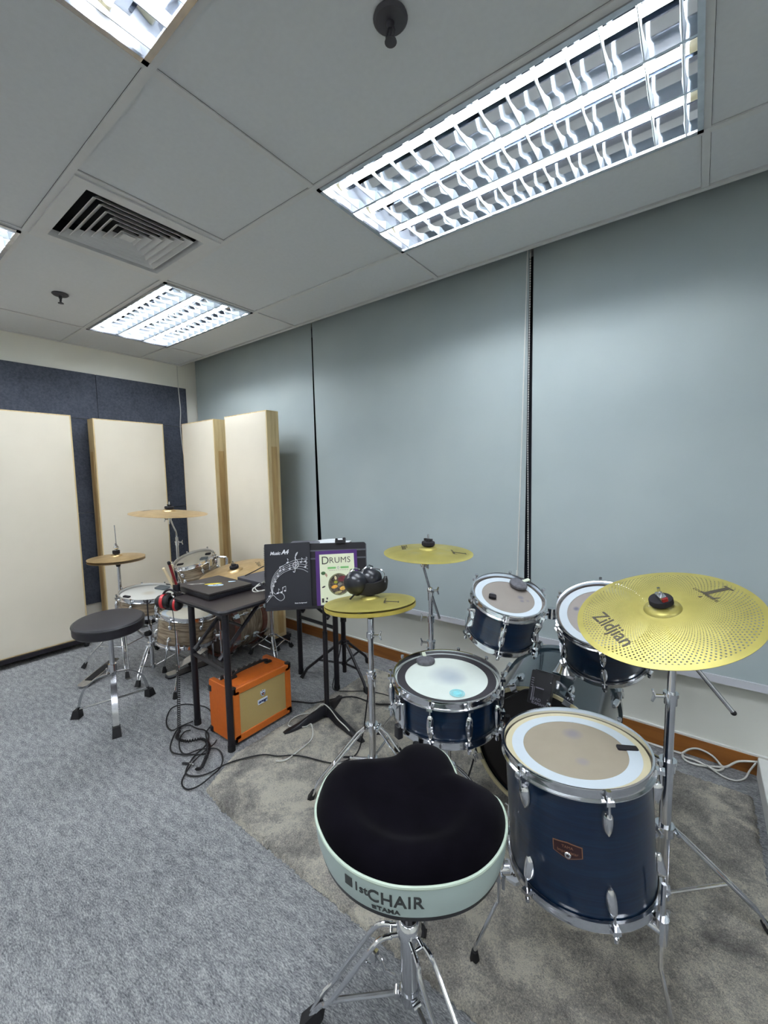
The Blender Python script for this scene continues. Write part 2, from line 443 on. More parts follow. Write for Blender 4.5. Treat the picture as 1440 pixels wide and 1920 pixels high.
louvre_light('louvred ceiling light at top left above the drum room, only its corner showing', *ALL[2])
louvre_light('louvred ceiling light cut by the left frame edge beside the air vent', *ALL[3])
for x, y in EXTRA: louvre_light('louvred ceiling light behind the camera, out of the picture', x, y)

# air diffuser: square, concentric sloping blades
def diffuser(cx, cy):
    t = thing('air_vent', 'white square ceiling air diffuser with concentric stepped blades', 'vent', (cx, cy, CEIL))
    wp = mat('diffuser_white', srgb(208, 208, 208), .5, 0, .02, 20)
    def ringq(a0, z0, a1, z1, th=.0):
        vs = [(sx*a0, sy*a0, z0) for sx, sy in ((1,1),(-1,1),(-1,-1),(1,-1))]+[(sx*a1, sy*a1, z1) for sx, sy in ((1,1),(-1,1),(-1,-1),(1,-1))]
        return vs, [(i, (i+1) % 4, 4+(i+1) % 4, 4+i) for i in range(4)]
    fr = MB(); fr.add(*ringq(.288, -.006, .288, .004)); fr.add(*ringq(.288, -.006, .235, -.006)); fr.add(*ringq(.235, -.006, .225, .02))
    P('frame', fr, wp, t, 20)
    for k in range(6):
        a = .204-.032*k; b = MB()
        b.add(*ringq(a, -.004, a-.003, -.004)); b.add(*ringq(a, -.004, a-.028, .024)); b.add(*ringq(a-.003, -.004, a-.031, .024))
        P('blade', b, wp, t, 20)
    P('centre_plate', MB().box((0, 0, -.002), (.05, .05, .004)), wp, t)
    P('duct', MB().box((0, 0, .09), (.47, .47, .004)).add(*ringq(.236, .004, .236, .09)), tile_dark, t)
diffuser(U0-.9, V3-.9)
def sprinkler(x, y, label):
    t = thing('sprinkler_head', label, 'sprinkler', (x, y, CEIL), None, 'ceiling sprinkler heads')
    g = mat('sprinkler_grey', srgb(70, 68, 74), .5, .2)
    P('rose', MB().lathe([(0, .008), (.040, .008), (.042, .002), (.036, -.004), (.018, -.007), (0, -.007)], 28), g, t)
    b = MB(); b.cyl((0, 0, -.006), (0, 0, -.022), .010, .008)
    for s in (-1, 1): b.tube([(s*.008, 0, -.02), (s*.013, 0, -.032), (s*.004, 0, -.046)], .0025, 6)
    b.cyl((0, 0, -.022), (0, 0, -.046), .0025); P('frame_arms', b, g, t)
    P('deflector', MB().lathe([(0, -.046), (.014, -.046), (.015, -.049), (0, -.050)], 16), g, t)
sprinkler(-.64, .906, 'dark round sprinkler head on the big ceiling tile near the top edge')
sprinkler(-3.076, .914, 'small dark sprinkler head hanging left of the distant ceiling light')

# ------------------------------------------------------------------ roller blinds
def blind_mat():
    m = NT('grey_blue_blind_cloth'); v = m.coord(); f = m.noise(v, 2.2, 2)
    g = m.noise(m.coord(scale=(1, 1, 1)), 700, 2)
    m.link(m.ramp(f, [(.3, srgb(160, 172, 175)), (.7, srgb(168, 179, 181))]), m.b.inputs['Base Color'])
    m.b.inputs['Roughness'].default_value = .7; m.bump(g, .12, .0006); return m.m
bcloth = blind_mat(); rail_mat = mat('pale_aluminium_rail', srgb(206, 208, 216), .35, .3, .02, 10)
blinds = []
def blind(label, xt0, xt1, xb0, xb1, yy=YBL, zb=.405):
    t = thing('roller_blind', label, 'blind', ((xt0+xt1)/2, yy, zb), None, 'grey roller blinds over the windows')
    L = Vector(t.location); n = 14; m = 16; vs = []; fs = []
    for j in range(m+1):
        k = j/m; z = zb+.03+(2.55-zb-.03)*k
        e = (1-k)**1.5
        x0 = xt0+(xb0-xt0)*e; x1 = xt1+(xb1-xt1)*e
        for i in range(n+1):
            q = i/n; x = x0+(x1-x0)*q
            vs.append((x, yy+.006*sin(q*pi*2.3+xt0)*(1-k)*k*2, z))
    for j in range(m):
        for i in range(n): a = j*(n+1)+i; fs.append((a, a+1, a+n+2, a+n+1))
    N = len(vs); vs += [(x, y+.0012, z) for x, y, z in vs]; fs += [tuple(reversed([q+N for q in f])) for f in fs]
    P('cloth', off(MB().add(vs, fs), L), bcloth, t)
    P('bottom_rail', off(MB().box(((xb0+xb1)/2, yy, zb+.014), (xb1-xb0, .016, .034)), L), rail_mat, t)
    P('roller', off(MB().cyl((xt0+.01, yy+.022, 2.565), (xt1-.01, yy+.022, 2.565), .022), L), white_plastic, t); blinds.append((t, L))
blind('narrower grey roller blind at left beside the corner, behind the tall cream panels', -4.085, -2.404, -4.085, -2.395)
blind('widest-looking middle grey roller blind behind the music stand and crash cymbal', -2.392, -.752, -2.345, -.756)
blind('right-hand grey roller blind behind the large ride cymbal', -.731, .93, -.714, .93)
blind('far right grey roller blind beyond the picture edge', .945, 2.58, .945, 2.58)
# blind cords
bc = MB(); bc.tube([(-.752, 2.268, 2.5), (-.768, 2.268, 1.6), (-.783, 2.268, .80), (-.787, 2.266, .69)], .0028, 6)
bc.cyl((-.784, 2.268, .80), (-.785, 2.268, .765), .006)
P('pull_cord', off(bc, blinds[1][1]), white_cord, blinds[1][0])
bc = MB()
for k in range(150):
    z = 2.5-k*.0128; x = -.738+.03*max(0, (1.5-z))/1.5*.9
    bc.sph((x, 2.272, z), .0034, n=6, m=4)
bc.tube([(-.738, 2.272, 2.5), (-.738, 2.272, 1.5), (-.720, 2.272, .59)], .0012, 5)
P('bead_chain', off(bc, blinds[2][1]), white_cord, blinds[2][0])

# ------------------------------------------------------------------ felt panels on the left wall
felt = NT('slate_felt'); _v = felt.coord(); _f = felt.noise(_v, 60, 4, .7); _g = felt.noise(felt.coord(scale=(1, 1, 1)), 5, 4, .7)
felt.link(felt.ramp(felt.math('ADD', felt.math('MULTIPLY', _f, .6), felt.math('MULTIPLY', _g, .4)), [(.35, srgb(56, 61, 74)), (.65, srgb(85, 91, 105))]), felt.b.inputs['Base Color'])
felt.b.inputs['Roughness'].default_value = .95; felt.bump(_f, .3, .001)
rowsz = [(.282, 1.062, 'bottom'), (1.065, 1.845, 'middle'), (1.848, 2.225, 'top')]
colsy = [(-.90, -.14, 'second from the frame edge'), (-.137, .64, ''), (.643, 1.42, 'nearer'), (1.423, 2.202, 'corner')]
names = {('top', 2): 'slate blue felt panel, upper strip above the leftmost cream panel', ('top', 3): 'slate blue felt panel, upper strip beside the room corner',
 ('middle', 2): 'slate blue felt panel seen between the two left cream panels, middle height', ('middle', 3): 'slate blue felt panel behind the second cream panel, below the upper strip',
 ('bottom', 2): 'slate blue felt panel, low one between the two left cream panels', ('bottom', 3): 'slate blue felt panel, low one behind the high distant cymbal'}
for z0, z1, rn in rowsz:
    for ci, (y0, y1, cn) in enumerate(colsy):
        if ci < 2 : continue
        solo('felt_panel', MB().rbox((0, 0, 0), (z1-z0, y1-y0, .012), .004, frame((0, 0, 1), (0, 1, 0), (-1, 0, 0), (XL+.0065, (y0+y1)/2, (z0+z1)/2))), felt.m,
             names[(rn, ci)], 'acoustic panel', 'felt wall panels')
wc = MB(); wc.tube(smooth_path([(XL+.022, 2.12, 2.43), (XL+.022, 2.122, 2.22), (XL+.024, 2.13, 2.0), (XL+.022, 2.12, 1.8), (XL+.022, 2.15, 1.4), (XL+.022, 2.17, .9), (XL+.022, 2.17, .3)]), .004, 6)
solo('wall_cable', wc, white_cord, 'thin white cable hanging down the felt panels by the corner', 'cable')

# ------------------------------------------------------------------ tall cream acoustic panels on castors
def gobo(label, c, wdt, facing, dep=.115, h=1.765, z0=.075):
    """facing: 'x' panel looks along +X, 'y' panel looks along -Y; c = middle of the front face"""
    if facing == 'x': M = frame((0, 1, 0), (-1, 0, 0), (0, 0, 1), (0, 0, 0))
    else: M = frame((1, 0, 0), (0, 1, 0), (0, 0, 1), (0, 0, 0))
    rot = M.to_3x3()
    t = thing('acoustic_panel', label, 'acoustic panel', (c[0], c[1], 0), rot, 'tall cream acoustic panels')
    # local: x width, y depth (0 front .. dep back), z up
    fr = MB(); e = .018
    for s in (-1, 1): fr.box((s*(wdt/2-e/2), dep/2, z0+h/2), (e, dep, h))
    fr.box((0, dep/2, z0+h-e/2), (wdt-2*e, dep, e)); fr.box((0, dep/2, z0+e/2), (wdt-2*e, dep, e))
    P('wooden_frame', fr, pine, t)
    st = MB()
    for s in (-1, 1): st.box((s*(wdt/2+.0006), dep*.55, z0+h/2-.12), (.0012, dep*.5, h-.30))
    P('side_strip', st, pine_dark, t)
    P('fabric_front', MB().rbox((0, .004, z0+h/2), (wdt-.016, .012, h-.016), .004), cream_cloth, t)
    P('back_board', MB().box((0, dep-.006, z0+h/2), (wdt-2*e, .008, h-2*e)), pine_dark, t)
    b = P('castor_base', MB().box((0, dep/2+.01, z0-.016), (wdt+.02, dep+.06, .03)), black_metal, t)
    for sx in (-1, 1):
        for sy in (0, 1):
            cxx = sx*(wdt/2-.02); cyy = -.005 if sy == 0 else dep+.025
            k = MB(); k.cyl((cxx-.012, cyy, .022), (cxx+.012, cyy, .022), .022); k.cyl((cxx, cyy, .03), (cxx, cyy, z0-.03), .008)
            k.box((cxx-.016, cyy, .034), (.003, .03, .034)); k.box((cxx+.016, cyy, .034), (.003, .03, .034))
            P('castor', k, black_rubber, t)
    return t
gobo('tall cream fabric panel cut by the left frame edge, nearest of the cream panels', (-3.895, .865), .59, 'x')
gobo('tall cream fabric panel second from the left, behind the hi-hat of the beige kit', (-3.955, 1.605), .56, 'x')
gobo('tall cream panel third from the left, half hidden in the corner', (-3.575, 2.0), .53, 'y', .11)
gobo('tall cream panel nearest the blinds, rightmost, with a wide pine side', (-2.87, 2.0), .55, 'y', .11)
# ------------------------------------------------------------------ drum parts
def axis_rot(n, spin=0):
    n = Vector(n).normalized(); q = Vector((0, 0, 1)).rotation_difference(n)
    return (q.to_matrix() @ Matrix.Rotation(spin, 3, 'Z'))
hoop_prof = lambda R, up=1: [(R-.004, -.004*up), (R-.003, .009*up), (R+.002, .010*up), (R+.003, .006*up), (R+.001, 0), (R+.001, -.012*up), (R+.006, -.015*up), (R+.006, -.018*up), (R-.001, -.018*up), (R-.004, -.004*up)]
def teardrop(mb, R, ang, z0, z1, wdt=.013, dep=.018):
    """lug casting: pointed lozenge standing on the shell, thick end at z0"""
    n = 14; er = Vector((cos(ang), sin(ang), 0)); et = Vector((-sin(ang), cos(ang), 0)); vs = []; fs = []
    K = 8
    for i in range(n+1):
        k = i/n; ww = wdt*(max(.0, 1-(2*k-.85)**4*.9 if k < .5 else (max(.0, 1-((k-.42)/.60)**2))**.5)+.04); dd = dep*(.85 if k < .1 else 1-.6*k**1.5)
        z = z0+(z1-z0)*k
        for j in range(K+1):
            a = pi*j/K; p = er*(R-.003+dd*sin(a))+et*(ww*cos(a)); vs.append((p.x, p.y, z))
    for i in range(n):
        for j in range(K): a = i*(K+1)+j; fs.append((a, a+1, a+K+2, a+K+1))
    fs.append(tuple(range(K+1))); fs.append(tuple(range(n*(K+1)+K, n*(K+1)-1, -1)))
    mb.add(vs, fs)
def drum(label, c, nrm, R, depth, lugs, style, shell_m, head_m, spin=0, ring=None, cat='drum', name='tom_drum', lug_len=.07, group=None, lower=True, strainer=None, snare=False):
    rot = axis_rot(nrm, spin)
    t = thing(name, label, cat, c, rot, group)
    P('shell', MB().lathe([(R-.012, -.014), (R-.004, -.014), (R-.004, -depth+.014), (R-.012, -depth+.014), (R-.012, -.014)], 72), shell_m, t)
    P('head', MB().lathe([(0, -.0062), (R*.5, -.006), (R-.016, -.006), (R-.010, -.0075), (R-.0035, -.012), (R-.0035, -.016)], 72), head_m, t)
    if ring:
        r0, r1, rm = ring
        P('muffle_ring', MB().lathe([(r0, -.0062), (r0, -.0050), (r1, -.0050), (r1, -.0062)], 72), rm, t)
    P('hoop', MB().lathe(hoop_prof(R), 72), chrome, t)
    P('lower_hoop', MB().lathe([(r, z-depth) for r, z in hoop_prof(R, -1)], 72), chrome, t)
    P('lower_head', MB().lathe([(R-.003, -depth+.016), (R-.004, -depth+.006), (0, -depth+.006)], 48), mat_clear, t)
    for i in range(lugs):
        a = 2*pi*(i+.5)/lugs
        if style == 'long':
            lb = MB(); er = Vector((cos(a), sin(a), 0)); q0 = er*(R+.010)
            hs = [(-.24, .0055), (-.27, .0085), (-.34, .0115), (-.50, .0120), (-.66, .0100), (-.76, .0070), (-.80, .0050)]
            lb.tube([q0+Vector((0, 0, depth*h)) for h, _ in hs], [r for _, r in hs], 10); P('lug', lb, chrome, t)
        else:
            lb = MB(); teardrop(lb, R, a, -.040, -.040-lug_len, .012, .020); P('lug', lb, chrome, t)
            lb = MB(); teardrop(lb, R, a, -depth+.040, -depth+.040+lug_len, .012, .020); P('lug', lb, chrome, t)
        rd = MB(); rl = MB(); rr = R+.012; x, y = rr*cos(a), rr*sin(a)
        if style == 'long': rd.cyl((x, y, .012), (x, y, -depth*.25), .003, n=8); rl.cyl((x, y, -depth*.75), (x, y, -depth-.012), .003, n=8)
        else: rd.cyl((x, y, .012), (x, y, -.05), .003, n=8); rl.cyl((x, y, -depth+.05), (x, y, -depth-.012), .003, n=8)
        rd.cyl((x, y, .006), (x, y, .016), .006, n=8); rl.cyl((x, y, -depth-.016), (x, y, -depth-.006), .006, n=8)
        for zz, rq in ((-.010, rd), (-depth+.010, rl)):
            rq.box((0, 0, 0), (.022, .018, .010), Matrix.Translation((rr*cos(a)-.002*cos(a), rr*sin(a)-.002*sin(a), zz)) @ Matrix.Rotation(a, 4, 'Z'))
        P('tension_rod', rd, chrome, t); P('tension_rod', rl, chrome, t)
    return t
mat_clear = mat('clear_film_head', srgb(190, 190, 186), .3)
head_tan = headmat('tan_clear_head', srgb(148, 138, 122), [(-.045, .05, .03, srgb(96, 98, 128), .5), (.05, -.03, .02, srgb(120, 118, 140), .4)])
head_coated = headmat('white_coated_head', srgb(200, 208, 202), [(0, .015, .075, srgb(150, 160, 174), .6), (.03, .0, .05, srgb(150, 160, 174), .45)], .3)
head_tom = headmat('worn_tom_head', srgb(134, 126, 120), [(-.055, -.005, .012, srgb(70, 72, 96), .7), (-.05, -.028, .011, srgb(80, 82, 104), .6), (.045, .012, .014, srgb(90, 90, 112), .6), (.05, -.008, .010, srgb(90, 90, 112), .6), (.07, .0, .008, srgb(90, 90, 112), .4)])
head_tom12 = headmat('worn_large_tom_head', srgb(136, 127, 122), [(-.085, .02, .013, srgb(60, 64, 96), .8), (-.06, -.03, .012, srgb(90, 90, 112), .5)])
head_white = headmat('plain_white_head', srgb(222, 222, 216), [(.0, .0, .05, srgb(190, 176, 150), .5)], .3)
head_clear2 = headmat('cream_clear_head', srgb(198, 194, 180), [], .5)
white_ring = mat('white_dampening_ring', srgb(184, 194, 202), .5, 0, .02, 15)
black_ring = mat('black_dampening_ring', srgb(44, 42, 48), .6, 0, .05, 20)
cream_edge = mat('cream_head_edge', srgb(192, 183, 152), .5, 0, .04, 15)

# ---- blue kit
floor_tom = drum('dark blue floor tom with tan head and white ring, beside the round throne', (-.235, 1.136, .617), (-.075, .012, 1), .181, .315, 6, 'short', blue_shell, head_tan,
     radians(-26), (.128, .158, white_ring), name='floor_tom', lug_len=.055)
P('head_collar', MB().lathe([(.158, -.0058), (.158, -.0052), (.174, -.0052), (.174, -.0058)], 72), cream_edge, floor_tom)
snare = drum('blue snare drum with white head and black ring, in front of the bass drum', (-.672, 1.234, .645), (.015, -.029, 1), .181, .138, 10, 'long', blue_shell, head_coated,
     radians(14), (.142, .170, black_ring), name='snare_drum')
tom_small = drum('smaller blue rack tom with white ring, on the left above the bass drum', (-.536, 1.457, .898), (.287, -.257, 1), .130, .165, 6, 'short', blue_shell, head_tom,
     radians(20), (.094, .119, white_ring), name='rack_tom', lug_len=.055)
tom_big = drum('larger blue rack tom partly hidden under the ride cymbal', (-.262, 1.663, .825), (.025, -.615, 1), .155, .215, 6, 'short', blue_shell, head_tom12,
     radians(10), (.116, .144, white_ring), name='rack_tom', lug_len=.06)
# floor-tom badge: dark hexagonal plate with air-hole grommet
def on_cyl(R, a0, z0):
    def f(q): a = a0+q.x/R; r = R+q.z; return Vector((r*cos(a), r*sin(a), z0+q.y))
    return f
def plate(poly, depth): return MB().prism(poly, 0, depth)
badge_a = radians(-84)+radians(26)
bp = [(-.033, .026), (-.033, -.002), (0, -.022), (.033, -.020), (.033, .004), (0, .020)]
def subd(poly, k=6):
    out = []
    for a, b in zip(poly, poly[1:]+poly[:1]): out += [(a[0]+(b[0]-a[0])*i/k, a[1]+(b[1]-a[1])*i/k) for i in range(k)]
    return out
hexp = [(-.032, .016), (0, .020), (.032, .016), (.032, -.010), (0, -.021), (-.032, -.010)]
bronze = mat('copper_badge_print', srgb(150, 110, 84), .4, .5); badge_brown = mat('maroon_badge', srgb(48, 22, 24), .3, 0, .15, 60)
def slab_grid(poly_fn, nx, x0, x1, depth):
    """thin plate made of vertical strips so that it bends smoothly"""
    mb = MB(); 
    for i in range(nx):
        xa = x0+(x1-x0)*i/nx; xb = x0+(x1-x0)*(i+1)/nx
        (la, ha), (lb, hb) = poly_fn(xa), poly_fn(xb)
        mb.add([(xa, la, 0), (xb, lb, 0), (xb, hb, 0), (xa, ha, 0), (xa, la, depth), (xb, lb, depth), (xb, hb, depth), (xa, ha, depth)], [(4,5,6,7),(0,1,5,4),(3,7,6,2)]+([(0,4,7,3)] if i == 0 else [])+([(1,2,6,5)] if i == nx-1 else []))
    return mb
def hexf(s): return lambda x: (-.021*s+abs(x)*.34, .020*s-abs(x)*.125)
_bm = on_cyl(.1772, badge_a, -.150)
bd = P('badge', slab_grid(hexf(1.0), 10, -.032, .032, .0010).map(_bm), bronze, floor_tom)
P('badge_field', slab_grid(hexf(.9), 10, -.030, .030, .0014).map(_bm), badge_brown, bd)
P('badge_lettering', text_mb('TAMA', .009, .0004).map(lambda q: q+Vector((0, .008, .0016))).map(_bm), bronze, bd)
P('badge_lettering', text_mb('Imperialstar', .0095, .0004).map(lambda q: q+Vector((.0, -.0035, .0016))).map(_bm), bronze, bd)
P('air_vent_grommet', MB().lathe([(.0030, .0015), (.0035, .0035), (.0065, .0030), (.0078, .0010)], 16).map(lambda q: q+Vector((0, -.011, 0))).map(_bm), chrome, bd)
def leg_rod(pts, r=.0052):
    return MB().tube(pts, r, 10)
def tom_legs(t, c, R, specs, ztop, zb=.17):
    """legs given by world angle; bracket on the shell, bent rod to a rubber foot. t has its own small tilt, so work through its inverse"""
    inv = t.matrix_world.inverted() if False else (Matrix.Translation(t.location) @ t.rotation_euler.to_matrix().to_4x4()).inverted()
    for ang, rf, zt in specs:
        e = Vector((cos(ang), sin(ang), 0)); cc = Vector((c[0], c[1], 0))
        a = cc+e*(R+.022); f = cc+e*(rf)
        pts = [a+Vector((0, 0, zt)), a+Vector((0, 0, zb+.02)), a+Vector((0, 0, zb)), a+(f-a)*.15+Vector((0, 0, zb-.014)), f+Vector((0, 0, .068)), f+e*.006+Vector((0, 0, .055)), f+e*.008+Vector((0, 0, .020))]
        mb = leg_rod(pts); o = P('leg', mb.map(lambda q: inv @ q), chrome, t)
        P('rubber_foot', MB().lathe([(0, .0), (.015, 0), (.016, .004), (.010, .034), (.0085, .042), (0, .042)], 14).map(lambda q: inv @ (q+f+e*.008)), black_rubber, o)
        br = MB(); br.cyl(a+Vector((0, 0, .255)), a+Vector((0, 0, .315)), .014); br.cyl(cc+e*(R-.004)+Vector((0, 0, .285)), a+Vector((0, 0, .285)), .016)
        tt = Vector((-e.y, e.x, 0)); br.cyl(a+Vector((0, 0, .285)), a+tt*.034+Vector((0, 0, .285)), .0055); br.box(tuple(a+tt*.04+Vector((0, 0, .285))), (.008, .008, .034))
        P('leg_bracket', br.map(lambda q: inv @ q), chrome, t)
C0 = (-.235, 1.136)
tom_legs(floor_tom, (-.222, 1.124), .183, [(radians(-142), .262, .43), (radians(-14), .235, .40), (radians(98), .25, .42)], .42, .19)
# ------------------------------------------------------------------ bass drum
def bass(label, c, az, R, L, shell_m, hoop_m, head_m, back_m, lugs, name='bass_drum'):
    """c: centre of the batter head; az: world angle of the axis from batter to front head"""
    ax = Vector((cos(az), sin(az), 0)); side = Vector((-sin(az), cos(az), 0)); up = Vector((0, 0, 1))
    # local z = towards the player (out of the batter head), local x = right-hand side, local y = up
    rot = frame(tuple(side*-1), (0, 0, 1), tuple(-ax), (0, 0, 0)).to_3x3()
    t = thing(name, label, 'drum', c, rot)
    P('shell', MB().lathe([(R-.014, -.02), (R-.006, -.02), (R-.006, -L+.02), (R-.014, -L+.02), (R-.014, -.02)], 96), shell_m, t)
    P('head', MB().lathe([(0, -.010), (R-.03, -.010), (R-.012, -.016), (R-.006, -.024)], 72), head_m, t)
    P('front_head', MB().lathe([(R-.006, -L+.024), (R-.02, -L+.010), (0, -L+.010)], 72), back_m, t)
    hp = [(R-.010, .0), (R+.002, .004), (R+.004, .002), (R+.004, -.038), (R-.006, -.040), (R-.010, 0)]
    h1 = P('hoop', MB().lathe(hp, 96), hoop_m[0], t)
    P('hoop_edge', MB().lathe([(R-.012, -.004), (R-.012, .0045), (R+.001, .0055), (R+.003, .003)], 96), hoop_m[1], h1)
    P('front_hoop', MB().lathe([(r, -L-z) for r, z in hp], 96), hoop_m[0], t)
    for i in range(lugs):
        a = 2*pi*(i+.5)/lugs
        for (zl0, zl1, zc) in ((-.075, -.135, .0), (-L+.075, -L+.135, -L)):
            lb = MB(); teardrop(lb, R-.004, a, zl0, zl1, .013, .022); P('lug', lb, chrome, t)
            s = 1 if zc == 0 else -1; x, y = (R+.016)*cos(a), (R+.016)*sin(a)
            k = MB(); k.cyl((x, y, zl0), (x, y, zc+s*.012), .0035, n=8)
            M = Matrix.Translation((R*cos(a), R*sin(a), zc)) @ Matrix.Rotation(a, 4, 'Z')
            k.box((.012, 0, s*-.010), (.016, .030, .040), M); k.box((-.002, 0, s*.008), (.026, .026, .006), M)
            k.cyl((x, y, zc+s*.008), (x, y, zc+s*.024), .006, n=8)
            if s == 1:
                tt = Vector((-sin(a), cos(a), 0)); pc = Vector((x, y, zc+.024)); k.box(tuple(pc), (.030, .008, .008), None) if False else k.cyl(pc-tt*.016, pc+tt*.016, .004, n=8)
            P('claw', k, chrome, t)
    for s in (-1, 1):
        sp = MB(); a = Vector((s*(R-.01)*cos(radians(-28)), (R-.01)*sin(radians(-28)), -L+.09)); b = Vector((s*(R+.075), -c[2]+.02, -L-.035))
        sp.tube([a, a.lerp(b, .97)], .006, 8); sp.cyl(a+Vector((-s*.01, 0, -.02)), a+Vector((s*.012, 0, .02)), .016)
        o = P('spur', sp, chrome, t); P('rubber_foot', MB().cyl(b+Vector((-s*.012, .022, .006)), b+Vector((0, -.018, 0)), .011, .015, 12), black_rubber, o)
    return t
black_head = mat('black_film_head', srgb(20, 16, 20), .5, 0, .1, 10)
bassd = bass('big dark blue bass drum with black head standing against the window wall side', (-.445, 1.553, .272), radians(94), .254, .45, blue_bass,
             (blue_bass, mat('cream_hoop_edge', srgb(196, 186, 150), .5, 0, .04, 30)), black_head, black_head, 8)
# tom holder on top of the bass drum
binv = (Matrix.Translation(bassd.location) @ bassd.rotation_euler.to_matrix().to_4x4()).inverted()
def W2(t):
    return (Matrix.Translation(t.location) @ t.rotation_euler.to_matrix().to_4x4()).inverted()
th = MB(); bx, by = -.395, 1.74
th.box((bx, by, .532), (.085, .085, .012)); th.lathe([(0, 0), (.045, 0), (.030, .03), (.018, .055), (0, .055)], 20, Matrix.Translation((bx, by, .536)))
th.cyl((bx, by, .54), (bx, by, .775), .0125); th.cyl((bx, by, .60), (bx, by, .63), .019)
th.cyl((bx+.02, by-.01, .615), (bx+.05, by-.03, .615), .005); th.box((bx+.058, by-.035, .615), (.01, .024, .020))
hd = P('tom_holder', th.map(lambda q: binv @ q), chrome, bassd)
for (ta, tb, tc_) in (((bx, by, .765), (-.43, 1.64, .80), (-.50, 1.575, .80)), ((bx, by, .74), (-.345, 1.76, .745), (-.29, 1.78, .735))):
    a = MB(); a.tube([ta, tb, tc_], .0085, 10); a.sph(ta, .022); a.cyl(Vector(tb)-Vector((0, 0, .02)), Vector(tb)+Vector((0, 0, .02)), .017)
    a.cyl(Vector(ta), Vector(ta)+Vector((-.02, -.035, .01)), .005); a.box((ta[0]-.022, ta[1]-.04, ta[2]+.012), (.026, .006, .014))
    P('holder_arm', a.map(lambda q: binv @ q), chrome, hd)
# sensor unit clipped on the hoop: black box with white print
sx, sy = -.405, 1.527
mt = thing('drum_sensor', 'black sensor module clamped to the top of the bass drum hoop, white print', 'sensor', (sx, sy, .40))
Ms = frame((.997, -.075, 0), (.03, .42, .907), (-.068, -.905, .42), (-.425, 1.503, .555))
linv = Matrix.Translation((-sx, -sy, -.40))
P('module_body', MB().rbox((0, 0, 0), (.078, .118, .030), .006, linv @ Ms), black_plastic, mt)
P('clamp', MB().box((0, .052, -.045), (.070, .020, .075), linv @ Ms).box((0, .030, -.066), (.05, .05, .012), linv @ Ms), black_metal, mt)
grey_print = mat('dim_grey_print', srgb(120, 118, 130), .5)
mk = MB()
for z in range(5): mk.box((-.030, .030-.008*z, .0156), (.009, .0028, .0012))
mk.box((-.026, -.022, .0156), (.0035, .050, .0012)); mk.box((-.020, -.026, .0156), (.0020, .058, .0012)); mk.box((-.001, .001, .0156), (.030, .004, .0012))
P('printed_lines', mk.map(lambda q: linv @ Ms @ q), grey_print, mt)
P('lettering', text_mb('EAD', .015).map(lambda q: linv @ Ms @ (q+Vector((-.005, -.040, .0158)))), grey_print, mt)
P('lettering', text_mb('YAMAHA', .0125).map(lambda q: linv @ Ms @ (q+Vector((.006, -.053, .0158)))), grey_print, mt)
P('screws', MB().cyl((.032, -.03, .015), (.032, -.03, .017), .002).cyl((.034, .03, .015), (.034, .03, .017), .002).map(lambda q: linv @ Ms @ q), chrome, mt)
sc_ = MB(); sc_.tube(smooth_path([(sx-.02, sy-.005, .52), (sx-.07, sy-.02, .535), (sx-.13, sy-.02, .49), (sx-.20, sy-.01, .42), (sx-.27, sy+.02, .30), (sx-.31, sy+.02, .12), (sx-.33, sy, .03)]), .004, 6)
solo('sensor_cable', sc_, black_rubber, 'black cable running from the hoop sensor down behind the snare', 'cable')

# ------------------------------------------------------------------ cymbals
def cym_prof(R, bell, bh, bow):
    pr = [(0, bow+bh)]
    for i in range(1, 7): a = i/6*pi/2; pr.append((bell*sin(a)*.98, bow+bh*cos(a)**1.1))
    for i in range(1, 13):
        k = i/12; r = bell+(R-bell)*k; pr.append((r, bow*(1-k**1.6)))
    return pr
def zc_fn(R, bell, bow): return lambda r: bow*(1-max(0, min(1, (r-bell)/(R-bell)))**1.6)
def cymbal(label, c, nrm, R, m, bow=.018, bell=None, bh=.014, spin=0, flip=False, group=None, name='cymbal'):
    bell = bell or R*.2; t = thing(name, label, 'cymbal', c, axis_rot(nrm, spin), group)
    pr = cym_prof(R, bell, bh, bow); th = .0012
    if flip: pr = [(r, -z) for r, z in pr]
    P('plate', MB().lathe(pr+[(R, (pr[-1][1])-th)]+[(r, z-th) for r, z in reversed(pr[:-1]) if r > .006], 96), m, t, 50)
    return t, zc_fn(R, bell, bow)
def cym_text(t, zf, s, size, ang, rad, up_ang, m, bold=0, nm='lettering', z0=.0006, extra=None):
    """text on the plate: centre at (ang, rad); text 'up' direction up_ang in the plate's plane"""
    cx, cy = rad*cos(ang), rad*sin(ang); ux, uy = cos(up_ang), sin(up_ang); rx, ry = uy, -ux
    mb = extra if extra else text_mb(s, size, .0004, bold)
    P(nm, mb.map(lambda q: Vector((cx+rx*q.x+ux*q.y, cy+ry*q.x+uy*q.y, zf(hypot(cx+rx*q.x+ux*q.y, cy+ry*q.x+uy*q.y))+z0+q.z))), m, t)
ink = mat('grey_black_cymbal_ink', srgb(70, 64, 50), .6)
ride, zf = cymbal('large yellow pierced cymbal at right, tilted towards the throne', (-.061, 1.398, .936), (-.178, -.364, 1), .2286, ride_metal, .020, .048, .016)
RA = radians(37)           # direction of the camera's right in plan
cym_text(ride, zf, 'Zildjian', .056, RA+pi, .150, RA, ink, .0006)
def bigL():
    mb = MB(); mb.box((0, .012, 0), (.014, .062, .0004)); mb.box((0, .045, 0), (.030, .006, .0004)); mb.box((.010, -.022, 0), (.044, .007, .0004))
    mb.add([(.024, -.0255, 0), (.034, -.0255, 0), (.036, -.006, 0), (.033, -.006, 0)], [(0, 1, 2, 3)]); mb.box((-.006, -.0235, 0), (.014, .004, .0004)); return mb
cym_text(ride, zf, '', 0, RA+.05, .150, RA, ink, extra=bigL())
cym_text(ride, zf, 'LOW VOLUME', .0135, RA+.02, .125, RA, ink)
